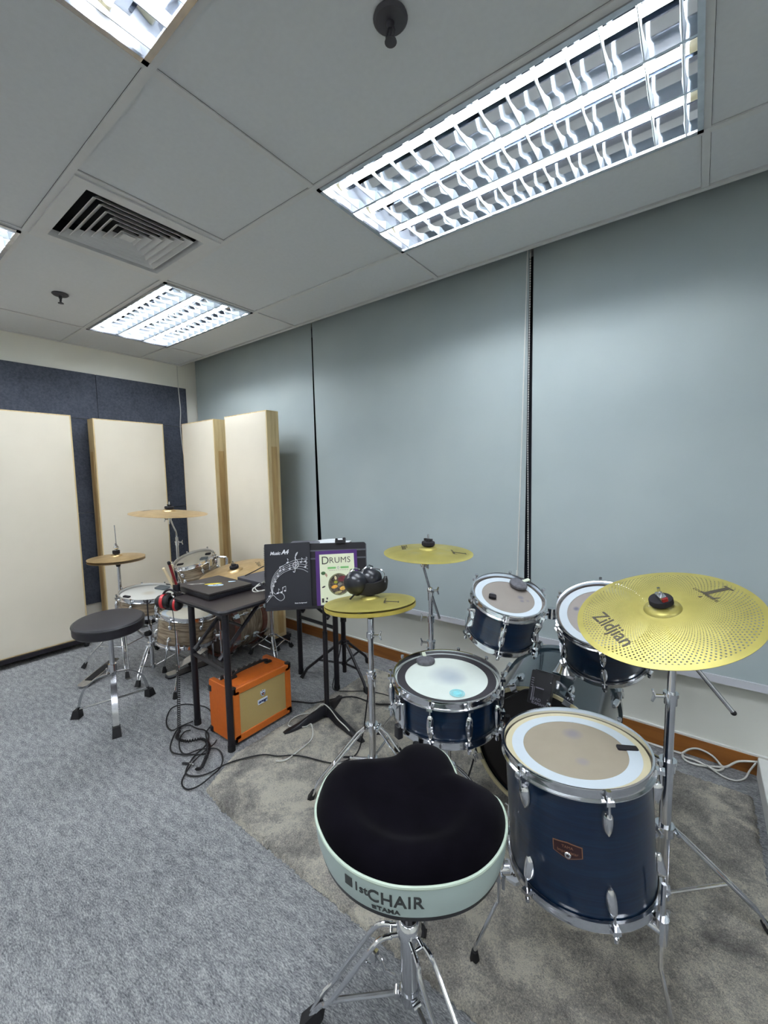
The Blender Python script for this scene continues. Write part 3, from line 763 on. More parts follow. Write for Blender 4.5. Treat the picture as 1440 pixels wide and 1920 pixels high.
cym_text(ride, zf, '', 0, RA-.01, .106, RA, ink, nm='small_mark', extra=MB().box((0, 0, 0), (.007, .005, .0004)).box((0, .005, 0), (.003, .004, .0004)))
crash, zf = cymbal('yellow pierced crash cymbal in front of the middle blind', (-.973, 1.621, .985), (.036, -.025, 1), .2032, crash_metal, .018, .042, .014)
cym_text(crash, zf, '', 0, RA-.35, .135, RA, ink, extra=bigL().map(lambda q: q*.8))
cym_text(crash, zf, 'Zildjian', .040, RA+pi-.55, .125, RA, ink, .0004)
cym_text(crash, zf, 'LOW VOLUME', .011, RA-.35, .112, RA, ink)
HC = (-1.007, 1.234)
hatT, zf = cymbal('upper yellow pierced hi-hat cymbal carrying the black headphones', (HC[0], HC[1], .850), (-.103, .057, 1), .1778, hat_metal, .014, .040, .012, group='yellow hi-hat pair')
cym_text(hatT, zf, '', 0, RA-.75, .105, RA-.1, ink, extra=bigL().map(lambda q: q*.75))
cym_text(hatT, zf, 'LOW VOLUME', .010, RA-.75, .082, RA-.1, ink)
hatB, _z = cymbal('lower yellow hi-hat cymbal, turned upside down under the upper one', (HC[0]+.001, HC[1], .832), (-.085, .047, 1), .1785, hat_metal, .014, .040, .012, flip=True, group='yellow hi-hat pair')
P('turned_rim', MB().lathe([(.1782, .0), (.1792, .0005), (.1792, .0135), (.1780, .0135)], 96), mat('yellow_rim', srgb(196, 178, 86), .45, .35), hatB)

# ------------------------------------------------------------------ stands
def wingbolt(mb, p, d, L=.03):
    p = Vector(p); d = Vector(d).normalized(); mb.cyl(p, p+d*L, .005, n=8); up = Vector((0, 0, 1))
    for s in (-1, 1): mb.cyl(p+d*L, p+d*(L+.006)+up*s*.018, .005, .0035, n=8)
def tripod(t, base, zc, zl, feet, mat_=None, double=True, rbar=.0045, foot_h=.04, pole_r=.0127, knee=None, wide=.011):
    """legs from an upper collar at zc out to the feet, braces from a low collar at zl to the legs' middle"""
    m_ = mat_ or chrome; B = Vector((base[0], base[1], 0)); L = Vector(t.location)
    for f in feet:
        F = Vector((f[0], f[1], 0)); e = (F-B).normalized(); s = Vector((-e.y, e.x, 0)); dist = (F-B).length
        mb = MB(); top = B+e*.028+Vector((0, 0, zc)); k0 = B+e*(.06)+Vector((0, 0, zc-.03)); end = F+Vector((0, 0, .030))
        kn = end.lerp(k0, .12)+Vector((0, 0, .018))
        for q in ((-wide, wide) if double else (0,)):
            qs = s*q; mb.tube([top+qs*.6, k0+qs, kn+qs*.9, end+qs*.4], rbar if double else rbar*1.7, 8)
        mb.cyl(top-s*(wide+.008), top+s*(wide+.008), .006, n=8)
        o = P('leg', off(mb, L), m_, t)
        ft = MB(); dd = (end-kn).normalized()
        Mf = frame(tuple(s), tuple(dd.cross(s)), tuple(dd), tuple(end-dd*.018))
        vs = [(-.010, -.008, 0), (.010, -.008, 0), (.010, .008, 0), (-.010, .008, 0), (-.014, -.012, foot_h), (.014, -.012, foot_h), (.014, .014, foot_h), (-.014, .014, foot_h)]
        ft.add(vs, [(3,2,1,0),(4,5,6,7),(0,1,5,4),(1,2,6,5),(2,3,7,6),(3,0,4,7)], Mf)
        ft.map(lambda q: Vector((q.x, q.y, max(q.z, .001)))); P('rubber_foot', off(ft, L), black_rubber, o)
        br = MB(); a = B+e*.02+Vector((0, 0, zl)); mid = k0.lerp(kn, .60)
        br.tube([a, mid], rbar if double else rbar*1.3, 8); br.cyl(mid-s*wide, mid+s*wide, .005, n=8); P('brace', off(br, L), m_, t)
    c = MB(); c2 = MB(); c.cyl(B+Vector((0, 0, zc-.012)), B+Vector((0, 0, zc+.016)), pole_r+.009); c2.cyl(B+Vector((0, 0, zl-.010)), B+Vector((0, 0, zl+.010)), pole_r+.007)
    for f in feet:
        e = (Vector((f[0], f[1], 0))-B).normalized(); c.cyl(B+Vector((0, 0, zc)), B+e*.03+Vector((0, 0, zc)), .006, n=8); c2.cyl(B+Vector((0, 0, zl)), B+e*.026+Vector((0, 0, zl)), .005, n=8)
    P('collar', off(c, L), m_, t); P('lower_collar', off(c2, L), m_, t)
def feet3(b, r, a0): return [(b[0]+r*cos(radians(a0+120*k)), b[1]+r*sin(radians(a0+120*k))) for k in range(3)]
def joint(t, base, z, r, wd, nm='clamp', m_=None):
    L = Vector(t.location); mb = MB(); B = Vector((base[0], base[1], z)); mb.cyl(B-Vector((0, 0, .022)), B+Vector((0, 0, .004)), r+.004); mb.cyl(B+Vector((0, 0, .002)), B+Vector((0, 0, .012)), r+.007)
    wingbolt(mb, B+Vector(wd).normalized()*r, wd); P(nm, off(mb, L), m_ or chrome, t)
def topper(t, c, nrm, big=True, shift=0, nut=True, base_z=None, foam=None):
    """felts, foam disc and wing nut on the cymbal rod; all belong to the stand"""
    L = Vector(t.location); R3 = axis_rot(nrm).to_4x4(); M = Matrix.Translation(Vector(c)-L) @ R3
    z = shift
    rr = .030 if big else .024
    P('rod', MB().cyl((0, 0, -.075), (0, 0, z+.055), .004, n=8).map(lambda q: M @ q), chrome, t)
    P('foam_washer', MB().lathe([(.004, z), (rr*.75, z), (rr, z+.006), (rr, z+.018), (rr*.95, z+.021), (.004, z+.021)], 28).map(lambda q: M @ q), foam or black_foam, t)
    if nut:
        n_ = MB(); n_.lathe([(0, z+.036), (.010, z+.034), (.012, z+.022), (.012, z+.021), (0, z+.021)], 14); n_.box((0, 0, z+.030), (.040, .012, .010))
        P('wing_nut', n_.map(lambda q: M @ q), black_plastic, t)
    P('cymbal_seat', MB().lathe([(0, shift-.030), (.012, shift-.030), (.016, shift-.022), (.010, shift-.019), (0, shift-.019)], 16).map(lambda q: M @ q), black_rubber, t)

# ride stand: straight lower tubes, boom tilter just under the cymbal with the boom tail hanging to the right
RB = (-.035, 1.385)
t = thing('cymbal_stand', 'chrome boom stand holding the large yellow cymbal at right', 'stand', (RB[0], RB[1], 0)); L = Vector(t.location)
P('lower_tube', off(MB().cyl((*RB, .06), (*RB, .50), .0155), L), chrome, t)
P('middle_tube', off(MB().cyl((*RB, .50), (*RB, .705), .0125), L), chrome, t)
P('upper_tube', off(MB().cyl((*RB, .705), (*RB, .865), .0105), L), chrome, t)
joint(t, RB, .505, .0155, (-.8, .35, .0)); joint(t, RB, .705, .0125, (-.85, -.45, 0))
tl = MB(); tl.sph((*RB, .868), .018); tl.tube([(-.058, 1.405, .905), (-.045, 1.396, .882), (-.035, 1.385, .868)], .006, 8); P('tilter', off(tl, L), chrome, t)
P('boom_rod', off(MB().tube([(-.035, 1.385, .868), (.102, 1.392, .700)], .0058, 10), L), chrome_dull, t)
P('rod_tip', off(MB().sph((.102, 1.392, .700), .007), L), black_rubber, t)
tripod(t, RB, .300, .10, [(.215, 1.515), (-.20, 1.72), (-.16, 1.26)], wide=.014, rbar=.005, pole_r=.0155)
topper(t, (-.061, 1.398, .936), (-.178, -.364, 1), True, .033, False)
Rm = Matrix.Translation(Vector((-.061, 1.398, .936))-L) @ axis_rot((-.178, -.364, 1)).to_4x4()
q_ = MB(); q_.rbox((.0, -.004, .062), (.018, .034, .014), .005, Rm @ Matrix.Rotation(.5, 4, 'Z')); q_.cyl(Rm @ Vector((0, 0, .05)), Rm @ Vector((0, 0, .073)), .007); P('quick_release_nut', q_, chrome_dull, t)
P('red_button', MB().rbox((.002, -.020, .060), (.016, .010, .011), .003, Rm @ Matrix.Rotation(.5, 4, 'Z')), mat('red_plastic', srgb(150, 24, 36), .35), t)
# crash stand
KB = (-.985, 1.665)
t = thing('cymbal_stand', 'chrome boom stand holding the yellow crash by the middle blind', 'stand', (KB[0], KB[1], 0)); L = Vector(t.location)
P('lower_tube', off(MB().cyl((*KB, .05), (*KB, .54), .0155), L), chrome, t)
P('middle_tube', off(MB().cyl((*KB, .54), (*KB, .665), .0125), L), chrome, t)
P('upper_tube', off(MB().cyl((*KB, .665), (*KB, .765), .0105), L), chrome, t)
joint(t, KB, .54, .0145, (-.85, -.3, 0)); joint(t, KB, .665, .0125, (-.8, -.4, 0))
tl = MB(); tl.cyl((KB[0], KB[1], .75), (KB[0], KB[1], .79), .015); tl.sph((KB[0], KB[1]-.005, .80), .016); wingbolt(tl, (KB[0], KB[1], .795), (.8, .6, 0))
P('tilter', off(tl, L), chrome, t)
P('boom_rod', off(MB().tube([(-1.0, 1.625, .915), (-.99, 1.655, .82), (-.945, 1.675, .665)], .0055, 8), L), chrome_dull, t)
t2 = MB(); t2.sph((-1.0, 1.622, .925), .013); t2.tube([(-1.0, 1.622, .925), (-.985, 1.62, .955), (-.974, 1.621, .972)], .005, 8); t2.cyl((-.99, 1.618, .93), (-.965, 1.60, .925), .007)
P('cymbal_tilter', off(t2, L), chrome, t)
tripod(t, KB, .34, .11, feet3(KB, .27, 75), wide=.012, pole_r=.0155)
topper(t, (-.973, 1.621, .985), (.036, -.025, 1), True, .031)
# hi-hat stand
HB = (-1.030, 1.262)
t = thing('hi_hat_stand', 'chrome hi-hat stand with double legs, left of the blue snare', 'stand', (HB[0], HB[1], 0)); L = Vector(t.location)
P('lower_tube', off(MB().cyl((*HB, .05), (*HB, .53), .0150), L), chrome, t)
P('upper_tube', off(MB().tube([(*HB, .53), (-1.018, 1.248, .79)], .0115, 14), L), chrome, t)
joint(t, HB, .525, .0150, (.7, -.5, 0))
mb = MB(); mb.cyl((HB[0], HB[1], .525), (HB[0], HB[1], .55), .019); P('memory_collar', off(mb, L), chrome, t)
mb = MB(); wingbolt(mb, (-1.013, 1.250, .705), (.75, .55, 0)); mb.cyl((-1.022, 1.252, .695), (-1.022, 1.252, .715), .016); P('clamp', off(mb, L), chrome, t)
P('bottom_cup', off(MB().lathe([(0, .775), (.010, .778), (.014, .790), (.026, .802), (.026, .812), (0, .812)], 20, Matrix.Translation((-1.014, 1.243, 0))), L), black_rubber, t)
P('pull_rod', off(MB().cyl((-1.012, 1.241, .8), (HC[0]-.006, HC[1]+.003, .96), .003, n=8), L), chrome, t)
P('clutch', off(MB().lathe([(0, .872), (.016, .872), (.018, .880), (.010, .888), (.010, .905), (0, .905)], 16, Matrix.Translation((HC[0]-.003, HC[1]+.002, 0))), L), black_plastic, t)
tripod(t, HB, .31, .17, [(-1.219, 1.095), (-1.10, 1.535), (-.80, 1.34)], wide=.016, rbar=.0048, pole_r=.015)
ft = MB(); ft.prism([(-.03, 0), (.03, 0), (.038, .10), (.035, .24), (-.035, .24), (-.038, .10)], .0, .008, Matrix.Translation((-1.0, .985, .035)) @ Matrix.Rotation(.15, 4, 'X'))
ft.tube([(-1.0, 1.22, .075), (-1.03, 1.262, .16)], .003, 6); P('footboard', off(ft, L), chrome_dull, t)
mb = MB(); mb.tube([(-1.115, 1.215, .168), (-1.06, 1.245, .17), (-1.03, 1.262, .172), (-.985, 1.262, .170)], [.006, .005, .006, .006], 8); P('tension_dial', off(mb, L), chrome, t)
P('dial_tip', off(MB().tube([(-1.14, 1.200, .168), (-1.105, 1.222, .168)], [.003, .007], 8), L), black_rubber, t)
# snare stand
SB = (-.672, 1.245)
t = thing('snare_stand', 'chrome basket stand under the blue snare drum', 'stand', (SB[0], SB[1], 0)); L = Vector(t.location)
P('tube', off(MB().cyl((*SB, .05), (*SB, .44), .0125), L), chrome, t)
bk = MB()
for a in (150, 270, 30):
    e = Vector((cos(radians(a)), sin(radians(a)), 0)); B = Vector((*SB, 0)); bk.tube([B+Vector((0, 0, .43)), B+e*.10+Vector((0, 0, .445)), B+e*.196+Vector((0, 0, .462)), B+e*.204+Vector((0, 0, .49))], .006, 8)
P('basket', off(bk, L), chrome, t)
rt_ = MB()
for a in (150, 270, 30):
    e = Vector((cos(radians(a)), sin(radians(a)), 0)); rt_.cyl(Vector((*SB, .47))+e*.206, Vector((*SB, .505))+e*.206, .010, n=10)
P('basket_tip', off(rt_, L), black_rubber, t)
tripod(t, SB, .30, .12, feet3(SB, .23, 40), wide=.010)
# snare throw-off on the drum (front left)
sinv = W2(snare); a = radians(250); e = Vector((cos(a), sin(a), 0)); cS = Vector((-.672, 1.234, 0)); tt = Vector((-e.y, e.x, 0))
so = MB(); MM = frame(tuple(tt), tuple(e), (0, 0, 1), tuple(cS+e*.190+Vector((0, 0, .57))))
so.rbox((0, 0, 0), (.034, .020, .085), .008, MM); so.box((0, .012, .012), (.020, .012, .05), MM); so.cyl(MM @ Vector((0, .01, .035)), MM @ Vector((0, .028, .035)), .010)
P('throw_off', so.map(lambda q: sinv @ q), chrome, snare)
P('throw_off_lever', MB().rbox((-.004, .010, -.058), (.026, .020, .042), .005, MM).map(lambda q: sinv @ q), black_plastic, snare)
# blue patch on the snare head
decal = mat('pale_turquoise_print', srgb(132, 206, 214), .5, 0, .1, 60)
dc = MB(); 
for r0, r1 in ((.022, .0245), (.0165, .0195), (.006, .014)):
    dc.lathe([(r0, .0), (r0, .0006), (r1, .0006), (r1, 0)], 36)
dc.prism([(.016*cos(k*pi/2+.4)*(1 if k % 1 == 0 else .5), .016*sin(k*pi/2+.4)) for k in range(4)], 0, .0004)
e2 = Vector((.03, -.095, 0)); P('maker_seal', dc.map(lambda q: sinv @ (Vector((-.592, 1.162, .6385))+q+Vector((0, 0, .0)))), decal, snare)
# bass pedal on the blue kit
def pedal(label, heel, toe, m_top, letters=None, beater=True, beaterz=.22):
    h = Vector((heel[0], heel[1], 0)); e = (Vector((toe[0], toe[1], 0))-h); Lf = e.length; e.normalize(); s = Vector((e.y, -e.x, 0))
    t = thing('bass_pedal', label, 'pedal', tuple(h)); M = frame(tuple(s), tuple(e), (0, 0, 1), (0, 0, 0))
    P('base_plate', MB().prism([(-.035, 0), (-.02, -.012), (.02, -.012), (.035, 0), (.04, Lf*.95), (-.04, Lf*.95)], .001, .010, M), black_metal, t)
    T = M @ Matrix.Translation((0, 0, .030)) @ Matrix.Rotation(.28, 4, 'X')
    P('footboard', MB().prism([(-.030, .07), (.030, .07), (.040, .16), (.030, Lf*.9), (-.030, Lf*.9), (-.040, .16)], 0, .006, T), m_top, t)
    P('heel_plate', MB().prism([(-.034, .062), (-.034, .01), (-.022, -.008), (.022, -.008), (.034, .01), (.034, .062)], .012, .026, M), m_top, t)
    if letters:
        P('lettering', text_mb(letters, .017, .0005, .0004).map(lambda q: M @ (q+Vector((0, .015, .0268)))), print_black, t)
        P('tread_mark', MB().prism([(-.028, .10), (.0, .125), (.028, .10), (.028, .108), (0, .134), (-.028, .108)], .0062, .0068, T), print_black, t)
    fr = MB()
    for q in (-1, 1): fr.tube([M @ Vector((q*.045, Lf*.95, .01)), M @ Vector((q*.045, Lf*.95, .15))], .008, 8)
    fr.tube([M @ Vector((-.05, Lf*.95, .15)), M @ Vector((.05, Lf*.95, .15))], .006, 8); P('yoke', fr, chrome, t)
    P('beater', MB().tube([M @ Vector((0, Lf*.95, .15)), M @ Vector((0, Lf*.80, beaterz+.05))], .0035, 8).cyl(M @ Vector((0, Lf*.80-.02, beaterz+.05)), M @ Vector((0, Lf*.80+.025, beaterz+.055)), .022), chrome_dull, t)
pedal('silver bass pedal footboard on the rug beside the blue floor tom', (-.437, 1.232), (-.442, 1.515), mat('silver_footboard', srgb(190, 194, 200), .4, .3), 'TAMA')
# ------------------------------------------------------------------ round-rider throne in the foreground
velvet = NT('black_velvet'); velvet.b.inputs['Base Color'].default_value = srgb(13, 11, 18); velvet.b.inputs['Roughness'].default_value = 1.0
velvet.b.inputs['Specular IOR Level'].default_value = .05; velvet.b.inputs['Sheen Weight'].default_value = .05; velvet.b.inputs['Sheen Roughness'].default_value = .4
velvet.bump(velvet.noise(velvet.coord(), 900, 2), .25, .0008)
velvet.link(velvet.ramp(velvet.noise(velvet.coord(), 12, 3), [(.3, srgb(6, 5, 10)), (.7, srgb(12, 10, 17))]), velvet.b.inputs['Base Color'])
mint = mat('pale_mint_vinyl', srgb(172, 188, 184), .35, 0, .10, 5, .05)
mint_pipe = mat('pale_mint_piping', srgb(184, 200, 184), .4, 0, .04, 10)
SEAT = Vector((-.511, .762, 0)); STOP = .573
pol = [(-140, .222), (-122, .213), (-89, .203), (-66, .199), (-46, .199), (-14, .212), (17, .219), (39, .214), (52, .186), (71, .157), (85, .181), (95, .207), (105, .222), (114, .222), (125, .207), (139, .166), (158, .176), (172, .206), (180, .228), (194, .230), (207, .225)]
def seat_r(th):
    d = math.degrees(th); 
    while d > 207: d -= 360
    while d < -153: d += 360
    ks = [(a, r) for a, r in pol]+[(pol[0][0]+360, pol[0][1]), (pol[1][0]+360, pol[1][1])]; ks = [(pol[-2][0]-360, pol[-2][1]), (pol[-1][0]-360, pol[-1][1])]+ks
    for i in range(1, len(ks)-2):
        if ks[i][0] <= d <= ks[i+1][0]:
            t_ = (d-ks[i][0])/(ks[i+1][0]-ks[i][0]); p0, p1, p2, p3 = (ks[i-1][1], ks[i][1], ks[i+1][1], ks[i+2][1])
            return .5*((2*p1)+(-p0+p2)*t_+(2*p0-5*p1+4*p2-p3)*t_**2+(-p0+3*p1-3*p2+p3)*t_**3)
    return .22
t = thing('drum_throne', 'saddle-shaped black velvet drum throne with mint side band, nearest the camera', 'stool', (-.502, .742, 0)); L = Vector(t.location)
NT_ = 120; front = radians(108)
def seat_pt(k, th, z): r = seat_r(th)*k; return (SEAT.x+r*cos(th), SEAT.y+r*sin(th), z)
mb = MB(); rings = []
lev = [(0, 0), (.15, 0), (.3, 0), (.42, 0), (.5, 0), (.58, 0), (.66, 0), (.74, 0), (.84, 0), (.92, 0), (.97, 0), (.995, 0)]
vs = []; fs = []
def topz(k, th):
    c = cos(th-front)
    x, y = k*cos(th-front), k*sin(th-front)
    z = STOP+.012*(1-k**4)
    # dished seat: raised rim round the back, low middle, ridge along the horn
    d = hypot(x+.02, y*1.0)
    rim = 1/(1+math.exp(-(d-.60)*22)) * (1 if True else 0)
    back = .5-.5*math.tanh((x-.12)*4)
    z += .016*max(0, 1-k**6)*(.5+.5*math.tanh((x+.1)*4)); z += .026*rim*back*(1-max(0, (k-.8)/.2)**2)
    z += .010*max(0, x)*(1-k)*2
    return z
for k, _ in lev:
    if k == 0: vs.append(seat_pt(0, 0, topz(0, 0))); continue
    for i in range(NT_): th = 2*pi*i/NT_-pi; vs.append(seat_pt(k, th, topz(k, th)-(.010 if k > .99 else (.003 if k > .96 else 0))))
for i in range(NT_): fs.append((0, 1+i, 1+(i+1) % NT_))
for j in range(len(lev)-2):
    for i in range(NT_): a = 1+j*NT_; fs.append((a+i, a+NT_+i, a+NT_+(i+1) % NT_, a+(i+1) % NT_))
P('seat_top', off(MB().add(vs, fs), L), velvet.m, t, 80)
pp = [Vector(seat_pt(.995, 2*pi*i/NT_, STOP-.008)) for i in range(NT_)]
P('piping', off(MB().tube(pp, .0042, 8, True), L), mint_pipe, t)
side = [(1.0, STOP-.008), (1.006, STOP-.03), (.995, STOP-.055), (.965, STOP-.078)]
vs = []; fs = []
for k, z in side:
    for i in range(NT_): vs.append(seat_pt(k*.995, 2*pi*i/NT_, z))
for j in range(len(side)-1):
    for i in range(NT_): fs.append((j*NT_+i, (j+1)*NT_+i, (j+1)*NT_+(i+1) % NT_, j*NT_+(i+1) % NT_))
sb_ = P('side_band', off(MB().add(vs, fs), L), mint, t, 80)
P('seat_board', off(MB().add([seat_pt(.962, 2*pi*i/NT_, STOP-.078) for i in range(NT_)]+[seat_pt(.95, 2*pi*i/NT_, STOP-.088) for i in range(NT_)], [(i, NT_+i, NT_+(i+1) % NT_, (i+1) % NT_) for i in range(NT_)]+[tuple(range(2*NT_-1, NT_-1, -1))]), L), black_plastic, t)
def wrap_seat(a0, z0):
    def f(q):
        a = a0+q.x/.200; zz = z0+q.y; k = 1.0+.012; d = STOP-zz
        k = 1.003 if d < .03 else (1.006-(d-.03)*.44*1.0 if d < .055 else .995-(d-.055)*1.3)
        k += .0045
        r = seat_r(a)*k*.995+q.z*2; return Vector((SEAT.x+r*cos(a), SEAT.y+r*sin(a), zz))-L
    return f
ta = radians(-71)
dark_txt = mat('charcoal_print', srgb(58, 62, 62), .5)
P('lettering', text_mb('CHAIR', .036, .0004, .0006, 1.08).map(wrap_seat(ta+.10, STOP-.040)), dark_txt, sb_)
P('lettering', text_mb('1st', .026, .0004, .0004).map(wrap_seat(ta-.255, STOP-.036)), dark_txt, sb_)
P('logo_square', slab_grid(lambda x: (-.010, .010), 4, -.010, .008, .0004).map(wrap_seat(ta-.39, STOP-.034)), dark_txt, sb_)
P('lettering', text_mb('TAMA', .016, .0004, .0006, 1.1).map(wrap_seat(ta+.03, STOP-.066)), dark_txt, sb_)
P('logo_square', slab_grid(lambda x: (-.005, .005), 3, -.005, .004, .0004).map(wrap_seat(ta-.115, STOP-.066)), dark_txt, sb_)
TB = (-.502, .737)
P('seat_post', off(MB().cyl((*TB, .30), (*TB, .475), .0145), L), black_metal, t)
P('main_tube', off(MB().cyl((*TB, .115), (*TB, .305), .0205, n=24), L), chrome, t)
P('bottom_ring', off(MB().cyl((*TB, .100), (*TB, .120), .024, n=24).cyl((*TB, .085), (*TB, .1), .019, n=24), L), chrome, t)
mb = MB(); mb.lathe([(.0205, .262), (.028, .265), (.030, .285), (.0235, .300), (.0205, .302)], 24, Matrix.Translation((*TB, 0)))
for f in feet3(TB, .3, 213):
    e = (Vector((f[0], f[1], 0))-Vector((*TB, 0))).normalized(); s = Vector((-e.y, e.x, 0)); B = Vector((*TB, 0))
    for q in (-1, 1): mb.cyl(B+e*.02+s*.010*q+Vector((0, 0, .272)), B+e*.045+s*.012*q+Vector((0, 0, .268)), .0055)
    mb.cyl(B+e*.042-s*.018+Vector((0, 0, .268)), B+e*.042+s*.018+Vector((0, 0, .268)), .0045)
P('leg_collar', off(mb, L), chrome, t)
mb = MB(); mb.tube([(-.535, .722, .140), (-.553, .708, .155), (-.560, .702, .185)], .004, 8); mb.tube(smooth_path([(-.560, .702, .185), (-.574, .694, .20), (-.592, .686, .195), (-.596, .684, .175), (-.582, .690, .168)]), .0032, 8); mb.box((-.574, .694, .197), (.016, .016, .022))
P('locking_hook', off(mb, L), chrome, t)
for f in [(-.712, .602), (-.19, .60), (-.595, .945)]:
    F = Vector((f[0], f[1], 0)); B = Vector((*TB, 0)); e = (F-B).normalized(); s = Vector((-e.y, e.x, 0)); D = (F-B).length
    mb = MB()
    for q in (-1, 1):
        pts = [B+e*.042+s*q*.013+Vector((0, 0, .268)), B+e*.066+s*q*.017+Vector((0, 0, .262)), B+e*.095+s*q*.022+Vector((0, 0, .232)), B+e*(D-.065)+s*q*.020+Vector((0, 0, .098)), B+e*(D-.035)+s*q*.012+Vector((0, 0, .068)), B+e*(D-.008)+s*q*.004+Vector((0, 0, .026))]
        mb.tube(smooth_path(pts, 4), .0058, 10)
    o = P('leg', off(mb, L), chrome, t)
    ft = MB(); Mf = frame(tuple(s), tuple(e), (0, 0, 1), tuple(F))
    ft.add([(-.013, -.032, .058), (.013, -.032, .058), (.016, .022, .002), (-.016, .022, .002), (-.011, -.040, .030), (.011, -.040, .030), (.016, -.022, .001), (-.016, -.022, .001)], [(0,1,2,3),(0,4,5,1),(4,7,6,5),(3,2,6,7),(0,3,7,4),(1,5,6,2)], Mf)
    P('rubber_foot', off(ft, L), black_rubber, o)
    br = MB(); br.tube([B+e*.024+Vector((0, 0, .105)), B+e*(D-.055)+Vector((0, 0, .066))], .0065, 8); br.cyl(B+e*.03-s*.010+Vector((0, 0, .105)), B+e*.03+s*.010+Vector((0, 0, .105)), .008)
    P('brace', off(br, L), chrome, t)

# ------------------------------------------------------------------ round black stool of the beige kit
T2 = (-2.59, .872); 
t = thing('round_stool', 'round black vinyl drum stool with flat chrome legs, at left of the table', 'stool', (*T2, 0)); L = Vector(t.location)
S2 = Vector((-2.448, .824, .615)); RR = .162
M = Matrix.Translation(S2-L) @ axis_rot((.05, -.024, 1)).to_4x4()
P('cushion', MB().lathe([(0, 0), (RR*.8, .0), (RR*.95, -.004), (RR, -.012), (RR+.001, -.016), (RR, -.055), (RR*.96, -.062), (0, -.062)], 56, M), mat('black_vinyl', srgb(34, 33, 40), .42, 0, .08, 40, .15, bscale=600), t)
P('piping', MB().lathe([(RR-.004, -.010), (RR+.002, -.011), (RR+.0035, -.015), (RR+.001, -.018)], 56, M), black_plastic, t)
pt = S2+Vector((-.03, .012, -.06)); q0 = Vector((T2[0]+.0, T2[1], .30))
P('post', off(MB().cyl(pt, q0, .0125), L), chrome, t); P('outer_tube', off(MB().cyl(q0, Vector((T2[0]-.012, T2[1]+.003, .09)), .016), L), chrome, t)
mb = MB(); mb.cyl(q0-Vector((0, 0, .03)), q0+Vector((0, 0, .01)), .021); wingbolt(mb, q0-Vector((0, 0, .02)), (.3, -.9, 0)); P('clamp', off(mb, L), chrome, t)
for f in [(-2.754, .733), (-2.667, 1.091), (-2.381, .798)]:
    F = Vector((*f, 0)); B = Vector((*T2, 0)); e = (F-B).normalized(); s = Vector((-e.y, e.x, 0)); D = (F-B).length
    pts = smooth_path([B+e*.018+Vector((0, 0, .255)), B+e*D*.45+Vector((0, 0, .225)), B+e*D*.8+Vector((0, 0, .150)), B+e*(D-.01)+Vector((0, 0, .045))], 5)
    vs = []; fs = []
    for p in pts: vs += [p+s*.014+Vector((0, 0, .002)), p-s*.014+Vector((0, 0, .002)), p-s*.014-Vector((0, 0, .003)), p+s*.014-Vector((0, 0, .003))]
    for i in range(len(pts)-1):
        for k in range(4): fs.append((4*i+k, 4*i+(k+1) % 4, 4*i+4+(k+1) % 4, 4*i+4+k))
    o = P('leg', off(MB().add(vs, fs), L), chrome_dull, t)
    ft = MB(); Mf = frame(tuple(s), tuple(e), (0, 0, 1), tuple(F))
    ft.add([(-.018, -.022, .05), (.018, -.022, .05), (.018, .008, .05), (-.018, .008, .05), (-.021, -.024, .001), (.021, -.024, .001), (.021, .024, .001), (-.021, .024, .001)], [(0,1,2,3),(7,6,5,4),(0,4,5,1),(1,5,6,2),(2,6,7,3),(3,7,4,0)], Mf)
    P('rubber_foot', off(ft, L), black_rubber, o)
    P('brace', off(MB().tube([B+e*.014+Vector((0, 0, .10)), F-e*.02+Vector((0, 0, .052))], .006, 8), L), chrome_dull, t)

# ------------------------------------------------------------------ beige kit by the cream panels
rtom2 = drum('small beige grain-wrapped rack tom with a tilted head, left of the brass ride', (-2.941, 1.566, .750), (.052, -.331, 1), .140, .17, 6, 'short', oyster_wrap, head_clear2, .3, name='rack_tom', lug_len=.04)
snare2 = drum('beige grain-wrapped snare drum with white head behind the round stool', (-2.983, 1.255, .566), (.103, .02, 1), .178, .118, 8, 'long', oyster_wrap, head_white, .2, name='snare_drum')
ft2c = (-2.685, 1.37, .45)
ftom2 = drum('beige grain-wrapped floor tom behind the left table legs', ft2c, (.07, .13, 1), .178, .185, 6, 'short', oyster_wrap, head_clear2, .5, (.132, .158, white_ring), name='floor_tom', lug_len=.03)
tom_legs(ftom2, ft2c[:2], .178, [(radians(-48), .270, .40), (radians(42), .235, .38), (radians(200), .225, .36)], .4, .16)
bass2 = bass('beige grain-wrapped bass drum with red-brown hoops, seen behind the table legs', (-2.80, 1.615, .262), radians(98), .235, .295, oyster_wrap, (rosewood, rosewood), mat('smoky_brown_head', srgb(84, 68, 62), .4, 0, .08, 10), head_white, 8)
b2 = W2(bass2); mb = MB(); mb.cyl((-2.83, 1.76, .48), (-2.83, 1.76, .74), .011); mb.tube([(-2.83, 1.76, .74), (-2.86, 1.71, .75), (-2.88, 1.69, .735)], .009, 8); mb.box((-2.83, 1.76, .493), (.05, .05, .012)); wingbolt(mb, (-2.83, 1.76, .56), (.8, -.3, 0))
P('tom_holder', mb.map(lambda q: b2 @ q), chrome, bass2)
mb = MB(); r2 = W2(rtom2); mb.cyl((-2.795, 1.60, .68), (-2.78, 1.605, .76), .008); mb.rbox((-2.785, 1.60, .735), (.026, .026, .05), .005); mb.cyl((-2.79, 1.60, .765), (-2.765, 1.615, .80), .004); P('mount_bracket', mb.map(lambda q: r2 @ q), chrome, rtom2)
crash2, zf = cymbal('thin brass crash cymbal, highest one, in front of the cream panels', (-3.00, 1.435, 1.092), (.059, .035, 1), .254, brass_metal, .020, .05, .014)
cym_text(crash2, zf, 'Zildjian', .05, pi*1.15, .17, RA, ink)
